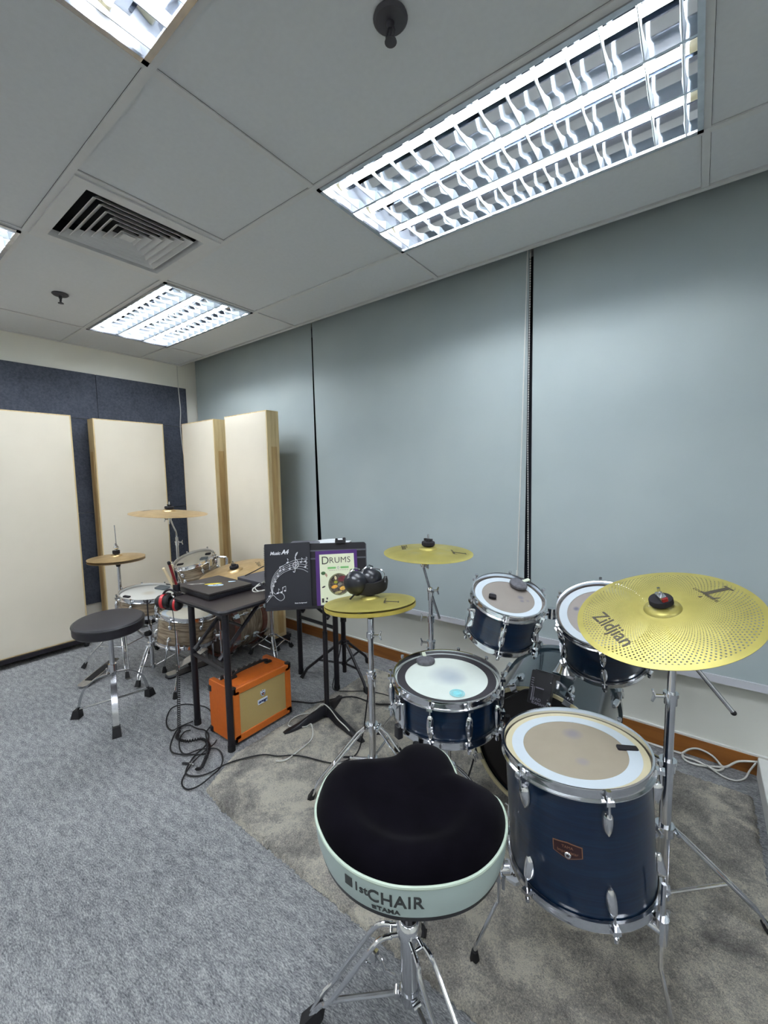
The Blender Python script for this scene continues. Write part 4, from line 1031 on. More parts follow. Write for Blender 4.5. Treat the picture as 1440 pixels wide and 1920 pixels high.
ride2, zf = cymbal('broad brass ride cymbal just behind the laptop on the table', (-2.485, 1.609, .694), (-.011, -.222, 1), .250, brass_metal, .020, .055, .018)
cym_text(ride2, zf, 'Zildjian', .04, RA+.5, .16, RA+.5, ink)
hat2, zf = cymbal('upper brass hi-hat cymbal of the beige kit beside the leftmost panel', (-3.268, 1.178, .789), (.010, -.003, 1), .1778, brass_metal, .014, .04, .012, group='brass hi-hat pair')
hat2b, _ = cymbal('lower brass hi-hat cymbal facing up under the other brass one', (-3.268, 1.178, .772), (.012, -.003, 1), .1775, brass_metal, .012, .04, .012, flip=True, group='brass hi-hat pair')
# hi-hat stand 2
HB2 = (-3.26, 1.182)
t = thing('hi_hat_stand', 'chrome hi-hat stand with a tall thin rod at the beige kit', 'stand', (*HB2, 0)); L = Vector(t.location)
P('lower_tube', off(MB().cyl((*HB2, .05), (*HB2, .50), .014), L), chrome, t); P('upper_tube', off(MB().cyl((*HB2, .50), (*HB2, .725), .0115), L), chrome, t)
joint(t, HB2, .50, .014, (-.9, -.2, 0))
P('pull_rod', off(MB().cyl((*HB2, .72), (-3.268, 1.178, 1.02), .003, n=8), L), chrome_dull, t)
P('bottom_cup', off(MB().lathe([(0, .722), (.012, .725), (.016, .74), (.026, .748), (.026, .758), (0, .758)], 16, Matrix.Translation((*HB2, 0))), L), black_rubber, t)
P('foam_washer', off(MB().cyl((-3.268, 1.178, .818), (-3.268, 1.178, .840), .023, n=20), L), black_foam, t)
mb = MB(); mb.cyl((-3.268, 1.178, .84), (-3.268, 1.178, .885), .010); mb.sph((-3.26, 1.178, .862), .016); wingbolt(mb, (-3.26, 1.18, .87), (.7, -.5, .3), .016); P('clutch', off(mb, L), chrome, t)
tripod(t, HB2, .30, .14, [(-3.432, .986), (-3.33, 1.43), (-3.02, 1.10)], wide=.012)
T_ = MB().prism([(-.034, 0), (-.018, -.014), (.018, -.014), (.034, 0), (.036, .15), (.026, .30), (-.026, .30), (-.036, .15)], 0, .007, frame((.857, .515, 0), (-.512, .853, .16), (0, -.16, .98), (-3.127, .875, .012)))
fb = P('footboard', off(T_, L), chrome_dull, t)
P('tread', off(MB().prism([(-.024, .05), (.024, .05), (.026, .15), (.018, .22), (-.018, .22), (-.026, .15)], .0072, .009, frame((.857, .515, 0), (-.512, .853, .16), (0, -.16, .98), (-3.127, .875, .012))), L), black_rubber, fb)
pedal('chrome bass pedal of the beige kit, seen beside the left table leg', (-2.80, 1.265), (-2.795, 1.585), chrome_dull)
# snare stand 2, with one basket arm standing above the rim
SB2 = (-2.925, 1.225)
t = thing('snare_stand', 'chrome basket stand under the beige snare drum', 'stand', (*SB2, 0)); L = Vector(t.location)
P('tube', off(MB().cyl((*SB2, .05), (*SB2, .36), .0125), L), chrome, t)
mb = MB()
for a in (155, 275, 35):
    e = Vector((cos(radians(a)), sin(radians(a)), 0)); Bc = Vector((-2.975, 1.255, .018)); mb.tube([Vector((*SB2, .35)), Bc+e*.10+Vector((0, 0, .365)), Bc+e*.192+Vector((0, 0, .385)), Bc+e*.200+Vector((0, 0, .42))], .006, 8)
P('basket', off(mb, L), chrome, t)
P('basket_knob', off(MB().lathe([(0, 0), (.020, .002), (.024, .012), (.022, .026), (0, .030)], 16, Matrix.Translation((-2.915, 1.205, .29))), L), black_rubber, t)
tripod(t, SB2, .22, .07, [(-2.83, 1.09), (-3.30, 1.36), (-2.86, 1.44)], wide=.010)
mb = MB(); fx, fy = -2.80, 1.165
mb.cyl((fx, fy, .44), (fx, fy, .565), .004); mb.tube(smooth_path([(fx-.030, fy-.010, .562), (fx-.020, fy-.006, .548), (fx, fy, .545), (fx+.020, fy+.006, .548), (fx+.030, fy+.010, .562)]), .004, 6); mb.tube([(fx, fy, .44), (fx-.05, fy+.03, .38), (*SB2, .35)], .005, 6)
P('spare_arm', off(mb, L), black_metal, t)
# crash stand 2
KB2 = (-3.41, 1.68)
t = thing('cymbal_stand', 'chrome stand under the highest brass cymbal, before the felt panel', 'stand', (*KB2, 0)); L = Vector(t.location)
mb = MB(); mb.cyl((*KB2, .05), (*KB2, .48), .015); P('lower_tube', off(mb, L), chrome, t)
P('upper_tube', off(MB().cyl((*KB2, .48), (*KB2, .86), .011), L), chrome, t)
joint(t, KB2, .48, .015, (-.8, -.4, 0)); joint(t, KB2, .815, .011, (.8, .6, 0))
mb = MB(); mb.tube(smooth_path([(*KB2, .84), (-3.405, 1.675, .90), (-3.34, 1.62, .97), (-3.10, 1.49, 1.04), (-3.02, 1.445, 1.062)]), .006, 8); mb.sph((-3.02, 1.448, 1.058), .014); wingbolt(mb, (-3.03, 1.44, 1.05), (-.6, -.8, 0), .02)
P('boom_rod', off(mb, L), chrome, t)
tripod(t, KB2, .30, .10, feet3(KB2, .23, 200), wide=.010)
topper(t, (-3.00, 1.435, 1.092), (.059, .035, 1), True, .031)
# ride stand 2
KB3 = (-2.50, 1.90)
t = thing('cymbal_stand', 'stand of the brass ride cymbal, mostly hidden behind the table', 'stand', (*KB3, 0)); L = Vector(t.location)
P('tube', off(MB().cyl((*KB3, .05), (*KB3, .60), .0125), L), chrome, t)
P('boom_rod', off(MB().tube([(*KB3, .595), (-2.49, 1.70, .645), (-2.485, 1.625, .668)], .006, 8), L), chrome, t)
tripod(t, KB3, .16, .05, feet3(KB3, .17, 90), wide=.010)
topper(t, (-2.485, 1.609, .694), (-.011, -.222, 1), True, .033)
# ------------------------------------------------------------------ rug
def shag():
    m = NT('shag_pile'); v = m.coord(); a = m.noise(v, 5.5, 5, .65, .6); b = m.noise(v, 210, 3, .9); c = m.noise(v, 28, 3, .7)
    f = m.math('ADD', m.math('MULTIPLY', a, .46), m.math('ADD', m.math('MULTIPLY', b, .38), m.math('MULTIPLY', c, .16)))
    m.link(m.ramp(f, [(.38, srgb(104, 100, 96)), (.475, srgb(168, 163, 154)), (.56, srgb(232, 225, 208))]), m.b.inputs['Base Color'])
    m.b.inputs['Roughness'].default_value = 1.0; m.b.inputs['Specular IOR Level'].default_value = .05
    m.b.inputs['Sheen Weight'].default_value = .25; m.bump(b, 1.0, .012); return m.m
RX0, RX1, RY0, RY1 = -1.735, .235, .845, 2.165
nx, ny = 330, 220; vs = []; fs = []; rnd = random.Random(3)
for j in range(ny+1):
    for i in range(nx+1):
        x = RX0+(RX1-RX0)*i/nx; y = RY0+(RY1-RY0)*j/ny
        e = min(i, nx-i, j, ny-j)
        z = .017*min(1, e/2.5)**.5+rnd.uniform(-.0035, .0035)+.002*sin(x*23+y*9)*sin(y*19) if e else 0.001
        if e < 3: x += rnd.uniform(-.005, .005); y += rnd.uniform(-.005, .005)
        # corner near the amplifier is pulled in a little
        k = max(0, 1-(x-RX0)/.25)*max(0, 1-(y-RY0)/.22); x += .10*k; y += .02*k
        vs.append((x, y, max(z, .001)))
for j in range(ny):
    for i in range(nx): a = j*(nx+1)+i; fs.append((a, a+1, a+nx+2, a+nx+1))
rug = solo('rug', MB().add(vs, fs), shag(), 'pale grey-beige shaggy rug lying under the blue drum kit', 'rug', ang=180)

# ------------------------------------------------------------------ folding table
tx0, tx1, ty0, ty1, TZ = -2.20, -1.738, 1.04, 1.90, .72
tab = thing('folding_table', 'narrow dark brown folding table with black tube legs', 'table', ((tx0+tx1)/2, (ty0+ty1)/2, 0)); L = Vector(tab.location)
lam = mat('dark_brown_laminate', srgb(44, 37, 38), .38, 0, .05, 8)
P('tabletop', off(MB().rbox(((tx0+tx1)/2, (ty0+ty1)/2, TZ-.011), (tx1-tx0, ty1-ty0, .022), .035, seg=6), L), lam, tab)
P('edge_band', off(MB().rbox(((tx0+tx1)/2, (ty0+ty1)/2, TZ-.012), (tx1-tx0+.004, ty1-ty0+.004, .018), .036, seg=6), L), black_plastic, tab)
legs = [(-1.783, 1.085), (-2.134, 1.105), (-2.112, 1.83), (-1.761, 1.815)]
for x, y in legs:
    m_ = MB(); m_.cyl((x, y, .012), (x, y, TZ-.02), .0165, n=18)
    o = P('leg', off(m_, L), black_metal, tab); P('foot_cap', off(MB().cyl((x, y, 0), (x, y, .03), .0185, n=18), L), black_rubber, o)
for (a, b) in ((legs[0], legs[1]), (legs[3], legs[2])):
    P('crossbar', off(MB().cyl((*a, .40), (*b, .40), .011, n=10), L), black_metal, tab); P('top_rail', off(MB().cyl((*a, TZ-.04), (*b, TZ-.04), .014, n=10), L), black_metal, tab)
for x in (-1.84, -2.07):
    for (y0, y1) in ((1.09, 1.33), (1.825, 1.58)):
        m_ = MB(); m_.tube([(x, y0, .46), (x, y1, TZ-.04)], .010, 8); m_.box((x, y1, TZ-.035), (.03, .05, .03)); m_.cyl((x, y0-.01, .445), (x, y0+.01, .46), .016, n=10); P('folding_brace', off(m_, L), black_metal, tab)
P('brace_bar', off(MB().cyl((-1.84, 1.215, .58), (-2.07, 1.215, .58), .008, n=8), L), black_metal, tab)

# laptop
LX0, LX1, LY0, LY1 = -2.283, -1.952, 1.107, 1.362
lc = ((LX0+LX1)/2, (LY0+LY1)/2)
lt = thing('laptop', 'closed dark laptop covered with stickers at the left end of the table', 'laptop', (lc[0], lc[1], TZ))
w_, d_ = LX1-LX0, LY1-LY0
lid = mat('dark_laptop_lid', srgb(50, 45, 46), .42, .1, .03, 10)
P('base', MB().rbox((0, 0, .0125), (w_, d_, .021), .007), black_plastic, lt); P('lid', MB().rbox((0, 0, .0305), (w_+.004, d_+.002, .012), .008), lid, lt)
def ell(a, b, n=28, wob=0, ph=0): return [((a*(1+wob*sin(3*t+ph)))*cos(t), (b*(1+wob*sin(2*t+ph)))*sin(t)) for t in [2*pi*i/n for i in range(n)]]
def sticker(x, y, rot, poly, m, z=.0366, nm='sticker'):
    return P(nm, MB().prism(poly, 0, .0004, Matrix.Translation((x, y, z)) @ Matrix.Rotation(rot, 4, 'Z')), m, lt)
yel = mat('yellow_sticker', srgb(232, 214, 30), .4); pbl = mat('pale_blue_sticker', srgb(176, 206, 226), .4); orn = mat('orange_sticker_print', srgb(222, 140, 60), .4)
sticker(-.005, -.002, .9, ell(.046, .012), yel); s2 = sticker(.030, -.010, .65, ell(.043, .021), pbl)
P('sticker_print', text_mb('SAS', .018, .0004, .0008).map(lambda q: Matrix.Translation((.030, -.010, .0372)) @ Matrix.Rotation(.65, 4, 'Z') @ q), mat('navy_print', srgb(50, 70, 120), .5), s2)
sticker(.006, -.012, .8, ell(.016, .004), orn, .0368); sticker(-.085, -.060, .75, ell(.042, .012, wob=.25), mat('silver_sticker', srgb(176, 176, 172), .3, .3))
sticker(-.080, -.058, .75, ell(.018, .005), lid, .0370); sticker(.035, .085, .75, ell(.020, .010, wob=.15, ph=1), pbl)
# second dark device with a tangle of white cables beside it
au = thing('audio_interface', 'flat dark grey box with sockets between the laptop and the black folder', 'audio device', (-2.03, 1.555, TZ))
P('case', MB().rbox((0, 0, .017), (.26, .30, .034), .008), mat('grey_device_case', srgb(76, 76, 84), .5, .1), au)
P('front_panel', MB().box((.131, 0, .017), (.002, .28, .026)), black_plastic, au)
kb = MB()
for k in range(6): kb.cyl((.131, -.11+.045*k, .017), (.140, -.11+.045*k, .017), .008, n=12)
P('sockets', kb, chrome_dull, au)
r_ = random.Random(11)
for idx, lab in enumerate(('white cable loop lying nearest the table edge beside the laptop', 'white cable loop standing up highest beside the black folder', 'thin white cable bundle on the table behind the black folder')):
    pts = []; c = ((-1.885, 1.40), (-1.90, 1.46), (-1.87, 1.52))[idx]; RRx = (.050, .045, .06)[idx]
    for i in range(26):
        a = i*.62+idx; pts.append((c[0]+RRx*cos(a)*(1+.25*sin(i*1.3)), c[1]+(RRx+.012)*sin(a)*(1+.2*cos(i*.9)), TZ+.006+(.030+.022*idx)*(1+sin(a*1.0+idx*2))/2*(1+.3*sin(i))))
    solo('white_cable', MB().tube(smooth_path(pts, 4), .0030, 6), white_cord, lab, 'cable', 'white cables on the table')
solo('power_lead', MB().tube(smooth_path([(-2.13, 1.44, TZ+.038), (-2.12, 1.50, TZ+.055), (-2.08, 1.56, TZ+.085), (-2.04, 1.60, TZ+.075), (-2.0, 1.70, TZ+.115), (-1.98, 1.76, TZ+.05), (-1.98, 1.80, TZ+.005)]), .0035, 6), black_rubber, 'black lead arching over the dark box on the table', 'cable')
# drumstick holder, sticks, red headphones on the left table corner
HX, HY = -2.218, 1.078
sh = MB(); sh.lathe([(.016, .0), (.018, 0), (.019, .040), (.016, .040), (.016, .0)], 16, Matrix.Translation((HX-.006, HY, .735))); sh.box((HX+.012, HY, .722), (.05, .03, .008)); sh.box((HX-.004, HY, .737), (.03, .03, .004)); sh.box((HX+.012, HY, .690), (.045, .026, .006)); sh.box((HX-.008, HY, .705), (.006, .026, .035))
solo('stick_holder', sh, black_metal, 'small black drumstick cup clamped to the left corner of the table', 'holder')
hick = wood('hickory', srgb(206, 186, 148), srgb(222, 204, 168), .5)
redw = mat('red_stick_varnish', srgb(120, 18, 26), .3, 0, .1, 20)
def stick(a, b, m, label, tip=None):
    a = Vector(a); b = Vector(b); t = thing('drumstick', label, 'drumstick', tuple(a), None, 'drumsticks in the holder')
    P('shaft', MB().tube([Vector((0, 0, 0)), (b-a)*.5, b-a], [.0072, .0072, .0070], 10), m, t)
    d = (b-a); P('tip', MB().tube([d, d*1.03, d*1.10, d*1.13], [.0072, .0085, .0085, .0045], 10), tip or m, t)
stick((-2.216, 1.083, .742), (-2.230, 1.052, .885), redw, 'red drumstick with a black grip end in the holder at the table corner', black_rubber)
stick((-2.226, 1.072, .742), (-2.252, 1.035, .855), hick, 'pale drumstick leaning furthest left in the holder')
stick((-2.228, 1.080, .742), (-2.236, 1.066, .868), hick, 'pale drumstick behind the red drumstick')
red_pl = mat('red_headphone_plastic', srgb(206, 44, 50), .35, 0, .05, 20)
hp = thing('headphones', 'black headphones with red rings hanging from the left table corner', 'headphones', (-2.22, 1.06, .62))
def cup(t, c, ax, r, m1, m2, L, thick=.045, ringm=None):
    c = Vector(c)-L; ax = Vector(ax).normalized(); M = Matrix.Translation(c) @ axis_rot(ax).to_4x4()
    o = P('ear_cup', MB().lathe([(0, thick*.62), (r*.5, thick*.58), (r*.85, thick*.40), (r, thick*.12), (r, -thick*.1), (r*.9, -thick*.18), (0, -thick*.18)], 24, M), m1, t)
    P('ear_cushion', MB().lathe([(r*.45, -thick*.12), (r*.55, -thick*.42), (r*.8, -thick*.5), (r*.98, -thick*.40), (r*.96, -thick*.1)], 24, M), m2, o)
    if ringm: P('ring', MB().lathe([(r*.96, -thick*.12), (r*1.07, -thick*.12), (r*1.07, thick*.10), (r*.96, thick*.10)], 24, M), ringm, o)
L = Vector(hp.location); dr = Vector((.80, .60, 0))
cup(hp, (-2.252, 1.020, .690), (-.80, -.60, .0), .036, black_plastic, black_rubber, L, .07, red_pl)
cup(hp, (-2.200, 1.062, .672), (.80, .60, 0), .034, black_plastic, black_rubber, L, .05, red_pl)
bdp = []
for i in range(13):
    a = pi*i/12; bdp.append(Vector((-2.226, 1.041, .700))+Vector((-.80, -.60, 0))*.040*cos(a)+Vector((0, 0, .052*sin(a)))-L)
P('headband', MB().tube(bdp, .006, 8), black_plastic, hp)
# coiled lead hanging to the floor
cp = [(-2.205, 1.040, .665), (-2.17, 1.03, .55), (-2.135, 1.015, .42), (-2.11, 1.005, .345)]
pts = smooth_path(cp, 6); top = Vector(pts[-1]); bot = Vector((-2.128, 1.000, .02)); n = 240
for i in range(n):
    k = i/n; a = k*30*2*pi; p = top.lerp(bot, k); pts.append(p+Vector((.0075*cos(a), .0075*sin(a), 0)))
pts += [Vector((-2.13, 1.0, .012))]
solo('coiled_lead', MB().tube(pts, .0022, 5), black_rubber, 'black coiled headphone lead hanging from the table corner to the carpet', 'cable')

# ------------------------------------------------------------------ orange amplifier
orange = mat('orange_tolex', srgb(196, 96, 24), .5, 0, .05, 60, .35, bscale=900); orange_lt = mat('orange_front_bead', srgb(206, 108, 36), .5, 0, .05, 60, .3, bscale=900)
AX0, AX1, AY0, AY1, AZ1 = -2.0, -1.79, 1.105, 1.470, .300
am = thing('guitar_amplifier', 'small orange guitar amplifier with a woven beige grille under the table', 'amplifier', ((AX0+AX1)/2, (AY0+AY1)/2, 0)); L = Vector(am.location)
cy = (AY0+AY1)/2; W_ = AY1-AY0
M = lambda z0, z1, x0, x1: None
mb = MB()
prof = [(AX0, .016), (AX1, .016), (AX1, AZ1-.012), (AX1-.012, AZ1), (AX0+.075, AZ1), (AX0+.070, AZ1-.020), (AX0+.004, AZ1-.020), (AX0, AZ1-.024)]
mid = [(y, q) for y in (AY0+.028, AY1-.028) for q in prof]
vs = [(x, y, z) for y, (x, z) in mid]; n = len(prof)
mb.add(vs, [(i, (i+1) % n, n+(i+1) % n, n+i) for i in range(n)]+[tuple(range(n-1, -1, -1)), tuple(range(n, 2*n))])
for ya, yb in ((AY0, AY0+.0285), (AY1-.0285, AY1)):
    mb.rbox((0, 0, 0), (AX1-AX0, AZ1-.016, yb-ya), .012, frame((1, 0, 0), (0, 0, 1), (0, -1, 0), ((AX0+AX1)/2, (ya+yb)/2, (AZ1+.016)/2)))
P('cabinet', off(mb, L), orange, am, 30)
fb = MB(); x = AX1+.001
for (yy, zz, dy, dz) in ((cy, AZ1-.018, W_-.01, .034), (cy, .036, W_-.01, .036), (AY0+.020, .158, .036, .25), (AY1-.020, .158, .036, .25)): fb.rbox((0, 0, 0), (dy, dz, .012), .008, frame((0, 1, 0), (0, 0, 1), (1, 0, 0), (x, yy, zz)))
P('front_frame', off(fb, L), orange_lt, am)
gr = NT('woven_grille'); gv = gr.coord(); ws = gr.node('ShaderNodeTexWave', {'Scale': 70.0, 'Distortion': .4}, wave_type='BANDS', bands_direction='Z'); gr.link(gv, ws.inputs[0])
w2 = gr.node('ShaderNodeTexWave', {'Scale': 120.0, 'Distortion': .4}, wave_type='BANDS', bands_direction='Y'); gr.link(gv, w2.inputs[0])
gf = gr.math('ADD', gr.math('MULTIPLY', ws.outputs['Fac'], .7), gr.math('MULTIPLY', w2.outputs['Fac'], .3))
gr.link(gr.ramp(gf, [(.2, srgb(140, 112, 62)), (.7, srgb(206, 184, 124))]), gr.b.inputs['Base Color']); gr.b.inputs['Roughness'].default_value = .8; gr.bump(gf, .4, .001)
g = P('grille', off(MB().box((AX1+.0005, cy, .16), (.003, W_-.06, AZ1-.078)), L), gr.m, am)
GM = frame((0, 1, 0), (0, 0, 1), (1, 0, 0), (AX1+.003, cy, .0)); GM = Matrix.Translation(-L) @ GM
pl = mat('white_name_plate', srgb(206, 214, 226), .35, 0, .02, 40); navy = mat('navy_print_plate', srgb(34, 50, 100), .4); crest_gold = mat('crest_orange', srgb(206, 130, 60), .5)
o = P('name_plate', MB().rbox((-.008, .168, .001), (.062, .026, .002), .003, GM), pl, am)
P('lettering', text_mb('orange', .021, .0006, .0011, .92, .25).map(lambda q: GM @ (q+Vector((-.008, .1685, .0025)))), navy, o)
sh_ = [(-.014, .016), (-.016, .002), (-.010, -.012), (0, -.018), (.010, -.012), (.016, .002), (.014, .016), (.006, .012), (0, .020), (-.006, .012)]
o = P('crest', MB().prism(sh_, .0, .002, GM @ Matrix.Translation((-.005, .208, 0))), pl, am)
cb = MB(); cb.prism([(a*.55, b*.5) for a, b in sh_], .002, .0026, GM @ Matrix.Translation((-.005, .204, 0))); cb.box((-.005, .220, .0024), (.016, .003, .0006), GM)
for s in (-1, 1): cb.tube([GM @ Vector((-.005+s*.012, .213, .0022)), GM @ Vector((-.005+s*.013, .202, .0022)), GM @ Vector((-.005+s*.006, .194, .0022))], .0009, 5)
P('crest_print', cb, navy, o); P('crest_fruit', MB().sph((0, 0, 0), .0045, (1, 1, .3), M=GM @ Matrix.Translation((-.005, .203, .0026))), crest_gold, o)
panel = P('control_panel', off(MB().box((AX0+.040, cy, AZ1-.019), (.052, W_-.062, .004)), L), print_white, am)
for k in range(8):
    y = AY0+.050+k*.034; kn = MB(); c = (AX0+.046, y, AZ1-.018); kn.lathe([(0, .024), (.0075, .024), (.009, .020), (.0105, 0), (0, 0)], 14, Matrix.Translation(c)); P('knob', off(kn, L), black_plastic, am)
    if k in (0, 7): continue
P('input_socket', off(MB().cyl((AX0+.030, AY1-.045, AZ1-.032), (AX0+.030, AY1-.045, AZ1-.024), .008, n=12), L), chrome, am)
hn = MB(); hn.tube(smooth_path([(AX1-.105, AY0+.080, AZ1+.004), (AX1-.103, AY0+.095, AZ1+.022), (AX1-.10, cy, AZ1+.028), (AX1-.103, AY1-.085, AZ1+.022), (AX1-.105, AY1-.070, AZ1+.004)]), .0075, 8)
for y in (AY0+.076, AY1-.066): hn.rbox((AX1-.105, y, AZ1+.004), (.022, .040, .010), .004)
P('handle', off(hn, L), black_rubber, am)
for x_ in (AX0+.010, AX1-.008):
    for y_ in (AY0+.010, AY1-.010):
        for z_ in (.028, AZ1-.012 if x_ > AX0+.1 else AZ1-.05):
            P('corner_guard', off(MB().rbox((x_, y_, z_), (.030, .030, .032), .008), L), black_plastic, am)
for x_ in (AX0+.03, AX1-.03):
    for y_ in (AY0+.04, AY1-.04): P('rubber_foot', off(MB().cyl((x_, y_, 0), (x_, y_, .017), .012), L), black_rubber, am)

# ------------------------------------------------------------------ music stand with folder and book
MSX, MSY = -1.59, 1.556
ms = thing('music_stand', 'black orchestral music stand with a solid desk and flat angled feet', 'music stand', (MSX, MSY, 0)); L = Vector(ms.location)
P('lower_tube', off(MB().cyl((MSX, MSY, .03), (MSX, MSY, .50), .0135, n=18), L), black_metal, ms); P('upper_tube', off(MB().cyl((MSX, MSY, .30), (MSX, MSY, .78), .0105, n=16), L), black_metal, ms)
for f in ((-1.655, 1.305), (-1.275, 1.49), (-1.665, 1.745)):
    F = Vector((*f, 0)); B = Vector((MSX, MSY, 0)); e = (F-B).normalized(); s = Vector((-e.y, e.x, 0)); D = (F-B).length; mb = MB(); vs = []; fs = []
    st_ = [(0, .016, .075, .030), (.12, .020, .080, .034), (.35, .021, .066, .022), (.7, .020, .040, .021), (.92, .017, .030, .020), (1.0, .010, .024, .0195)]
    for k, hw, zt, zb in st_:
        p = B+e*D*k; vs += [p+s*hw+Vector((0, 0, zb)), p-s*hw+Vector((0, 0, zb)), p-s*hw*.8+Vector((0, 0, (zt+zb)/2+.004)), p-s*hw*.3+Vector((0, 0, zt)), p+s*hw*.3+Vector((0, 0, zt)), p+s*hw*.8+Vector((0, 0, (zt+zb)/2+.004))]
    for i in range(len(st_)-1):
        for k in range(6): fs.append((6*i+k, 6*i+(k+1) % 6, 6*i+6+(k+1) % 6, 6*i+6+k))
    fs += [tuple(range(5, -1, -1)), tuple(range(6*len(st_)-6, 6*len(st_)))]
    P('foot', off(mb.add(vs, fs), L), black_plastic, ms)
P('hub', off(MB().lathe([(0, .085), (.018, .084), (.024, .06), (.026, .02), (0, .02)], 20, Matrix.Translation((MSX, MSY, 0))), L), black_plastic, ms)
rt = Vector((.7431, .6691, 0)); fh = Vector((-.6691, .7431, 0)); tilt = radians(13); KS = .965
upv = (Vector((0, 0, 1))*cos(tilt)+fh*sin(tilt)); nrm = rt.cross(upv)       # nrm points to the reader
DZ0 = .668; DH = .333
DC = Vector((MSX+.072, MSY-.096, DZ0))
DM = frame(tuple(rt), tuple(upv), tuple(nrm), tuple(DC)); DL = Matrix.Translation(-L) @ DM
P('desk', MB().rbox((0, DH/2, -.003), (.483, DH, .004), .014, DL), black_metal, ms)
P('ledge', MB().box((0, .004, .022), (.483, .004, .055), DL).box((0, .009, .049), (.483, .014, .002), DL), black_metal, ms)
mb = MB()
for v_ in (.253, .294): mb.box((0, v_, .001), (.479, .008, .004), DL)
mb.box((.241, DH/2, 0), (.004, DH-.02, .010), DL); P('pressed_ribs', mb, mat('grey_edge_metal', srgb(96, 98, 106), .35, .5), ms)
mb = MB(); mb.cyl(Vector((MSX, MSY, .765)), Vector(DM @ Vector((0, .10, -.008))), .012); mb.sph((MSX, MSY, .768), .018); mb.box((0, .12, -.012), (.05, .16, .014), DM); P('tilt_joint', off(mb, L), black_metal, ms)
# folder (spiral bound) and book lean on the desk
def on_desk(u, v, n): return DM @ Vector((u*KS, v*KS, n))
fold = mat('dark_folder_cover', srgb(26, 27, 37), .5, 0, .04, 12)
FW, FH = .240, .350
Tt = Matrix.Rotation(radians(1.5), 4, 'Z')
fo = thing('music_folder', 'black spiral-bound music folder with white notes, on the left of the music stand', 'folder', tuple(on_desk(-.163, -.010+.0095, .006)), DM.to_3x3() @ Tt.to_3x3()); fo.scale = (KS, KS, KS)
P('back_cover', MB().rbox((0, FH/2, .001), (FW, FH, .002), .006), fold, fo); P('pages', MB().box((.001, FH/2, .0065), (FW-.008, FH-.010, .008)), paper_white, fo)
fc = P('front_cover', MB().rbox((0, FH/2, .012), (FW, FH, .0016), .006), fold, fo)
sp = []
for i in range(34*8): a = i/8*2*pi; sp.append((-FW/2+.002+.0065*cos(a), .015+(FH-.03)*i/(34*8), .007+.0085*sin(a)))
P('spiral_binding', MB().tube(sp, .0009, 5), black_metal, fo)
z = .0131
P('lettering', text_mb('Music', .024, .0004, .0006, .95, .25).map(lambda q: q+Vector((-.064, FH-.052, z))), print_white, fc)
P('lettering', text_mb('A4', .031, .0004, .0014, .95, .25).map(lambda q: q+Vector((-.013, FH-.048, z))), print_white, fc)
P('lettering', text_mb('Music background', .0085, .0003, .0003).map(lambda q: q+Vector((.063, .032, z))), print_white, fc)
# staff of five lines sweeping up from the lower left, clef and notes
mb = MB(); base = [(-.080, .085), (-.078, .118), (-.060, .162), (-.020, .196), (.035, .212), (.075, .207), (.106, .190)]
def staff(i):
    out = []
    for j, (x, y) in enumerate(base):
        k = j/(len(base)-1); sp_ = (.0015+.0155*k**.75); dx = -sp_*(1-k)*.9*i*.7; out.append((x+dx, y+sp_*i*(.35+.65*k), z+.0002))
    return smooth_path(out, 6)
for i in range(5): mb.tube(staff(i), .0008, 4)
mb.tube(smooth_path([(-.112, .045, z), (-.095, .066, z), (-.078, .080, z), (-.060, .062, z), (-.040, .050, z), (-.022, .062, z), (-.026, .082, z), (-.045, .092, z), (-.066, .086, z), (-.078, .098, z)]), .0011, 4)
mb.tube(smooth_path([(-.115, .052, z), (-.100, .072, z), (-.080, .086, z)]), .0008, 4)
cx_, cy_ = .040, .232
mb.tube(smooth_path([(cx_-.002, cy_-.002, z), (cx_+.007, cy_-.004, z), (cx_+.010, cy_+.008, z), (cx_, cy_+.014, z), (cx_-.011, cy_+.004, z), (cx_-.008, cy_-.014, z), (cx_+.006, cy_-.016, z), (cx_+.018, cy_-.002, z), (cx_+.012, cy_+.020, z), (cx_, cy_+.036, z), (cx_+.010, cy_+.056, z), (cx_+.014, cy_+.066, z), (cx_+.004, cy_+.054, z), (cx_+.002, cy_+.030, z), (cx_-.002, cy_-.030, z), (cx_-.008, cy_-.038, z), (cx_-.012, cy_-.032, z)], 6), .0017, 5)
for (x, y, ang_, two) in ((.070, .245, 0, 0), (.094, .248, 0, 0), (.092, .218, 0, 0), (.010, .214, .5, 0), (.000, .246, .4, 0), (-.040, .205, .6, 1), (-.052, .178, .7, 0), (-.066, .150, .8, 0), (-.076, .128, .8, 0), (-.098, .076, 0, 0), (-.055, .090, 0, 0), (-.035, .094, 0, 1)):
    mb.sph((x, y, z), .0050, (1.2, .85, .12), 10, 4); sx_, sy_ = x+.0045*cos(ang_), y+.003
    ex, ey = sx_-.020*sin(ang_)*.6, sy_+.020*cos(ang_); mb.tube([(sx_, sy_, z), (ex, ey, z)], .0007, 4); mb.tube([(ex, ey, z), (ex+.006, ey-.007, z)], .0010, 4)
    if two: mb.sph((x+.018, y+.006, z), .0048, (1.2, .85, .12), 10, 4); mb.tube([(sx_+.018, sy_+.006, z), (ex+.018, ey+.006, z)], .0007, 4); mb.tube([(ex, ey, z), (ex+.018, ey+.006, z)], .0016, 4)
P('printed_music_notes', mb, print_white, fc)
BW, BH = .222, .295
bo = thing('book', 'book titled DRUMS with a cream cover and purple border on the music stand', 'book', tuple(on_desk(.094, .0075, .006)), DM.to_3x3() @ Matrix.Rotation(radians(1.2), 3, 'Z')); bo.scale = (KS, KS, KS)
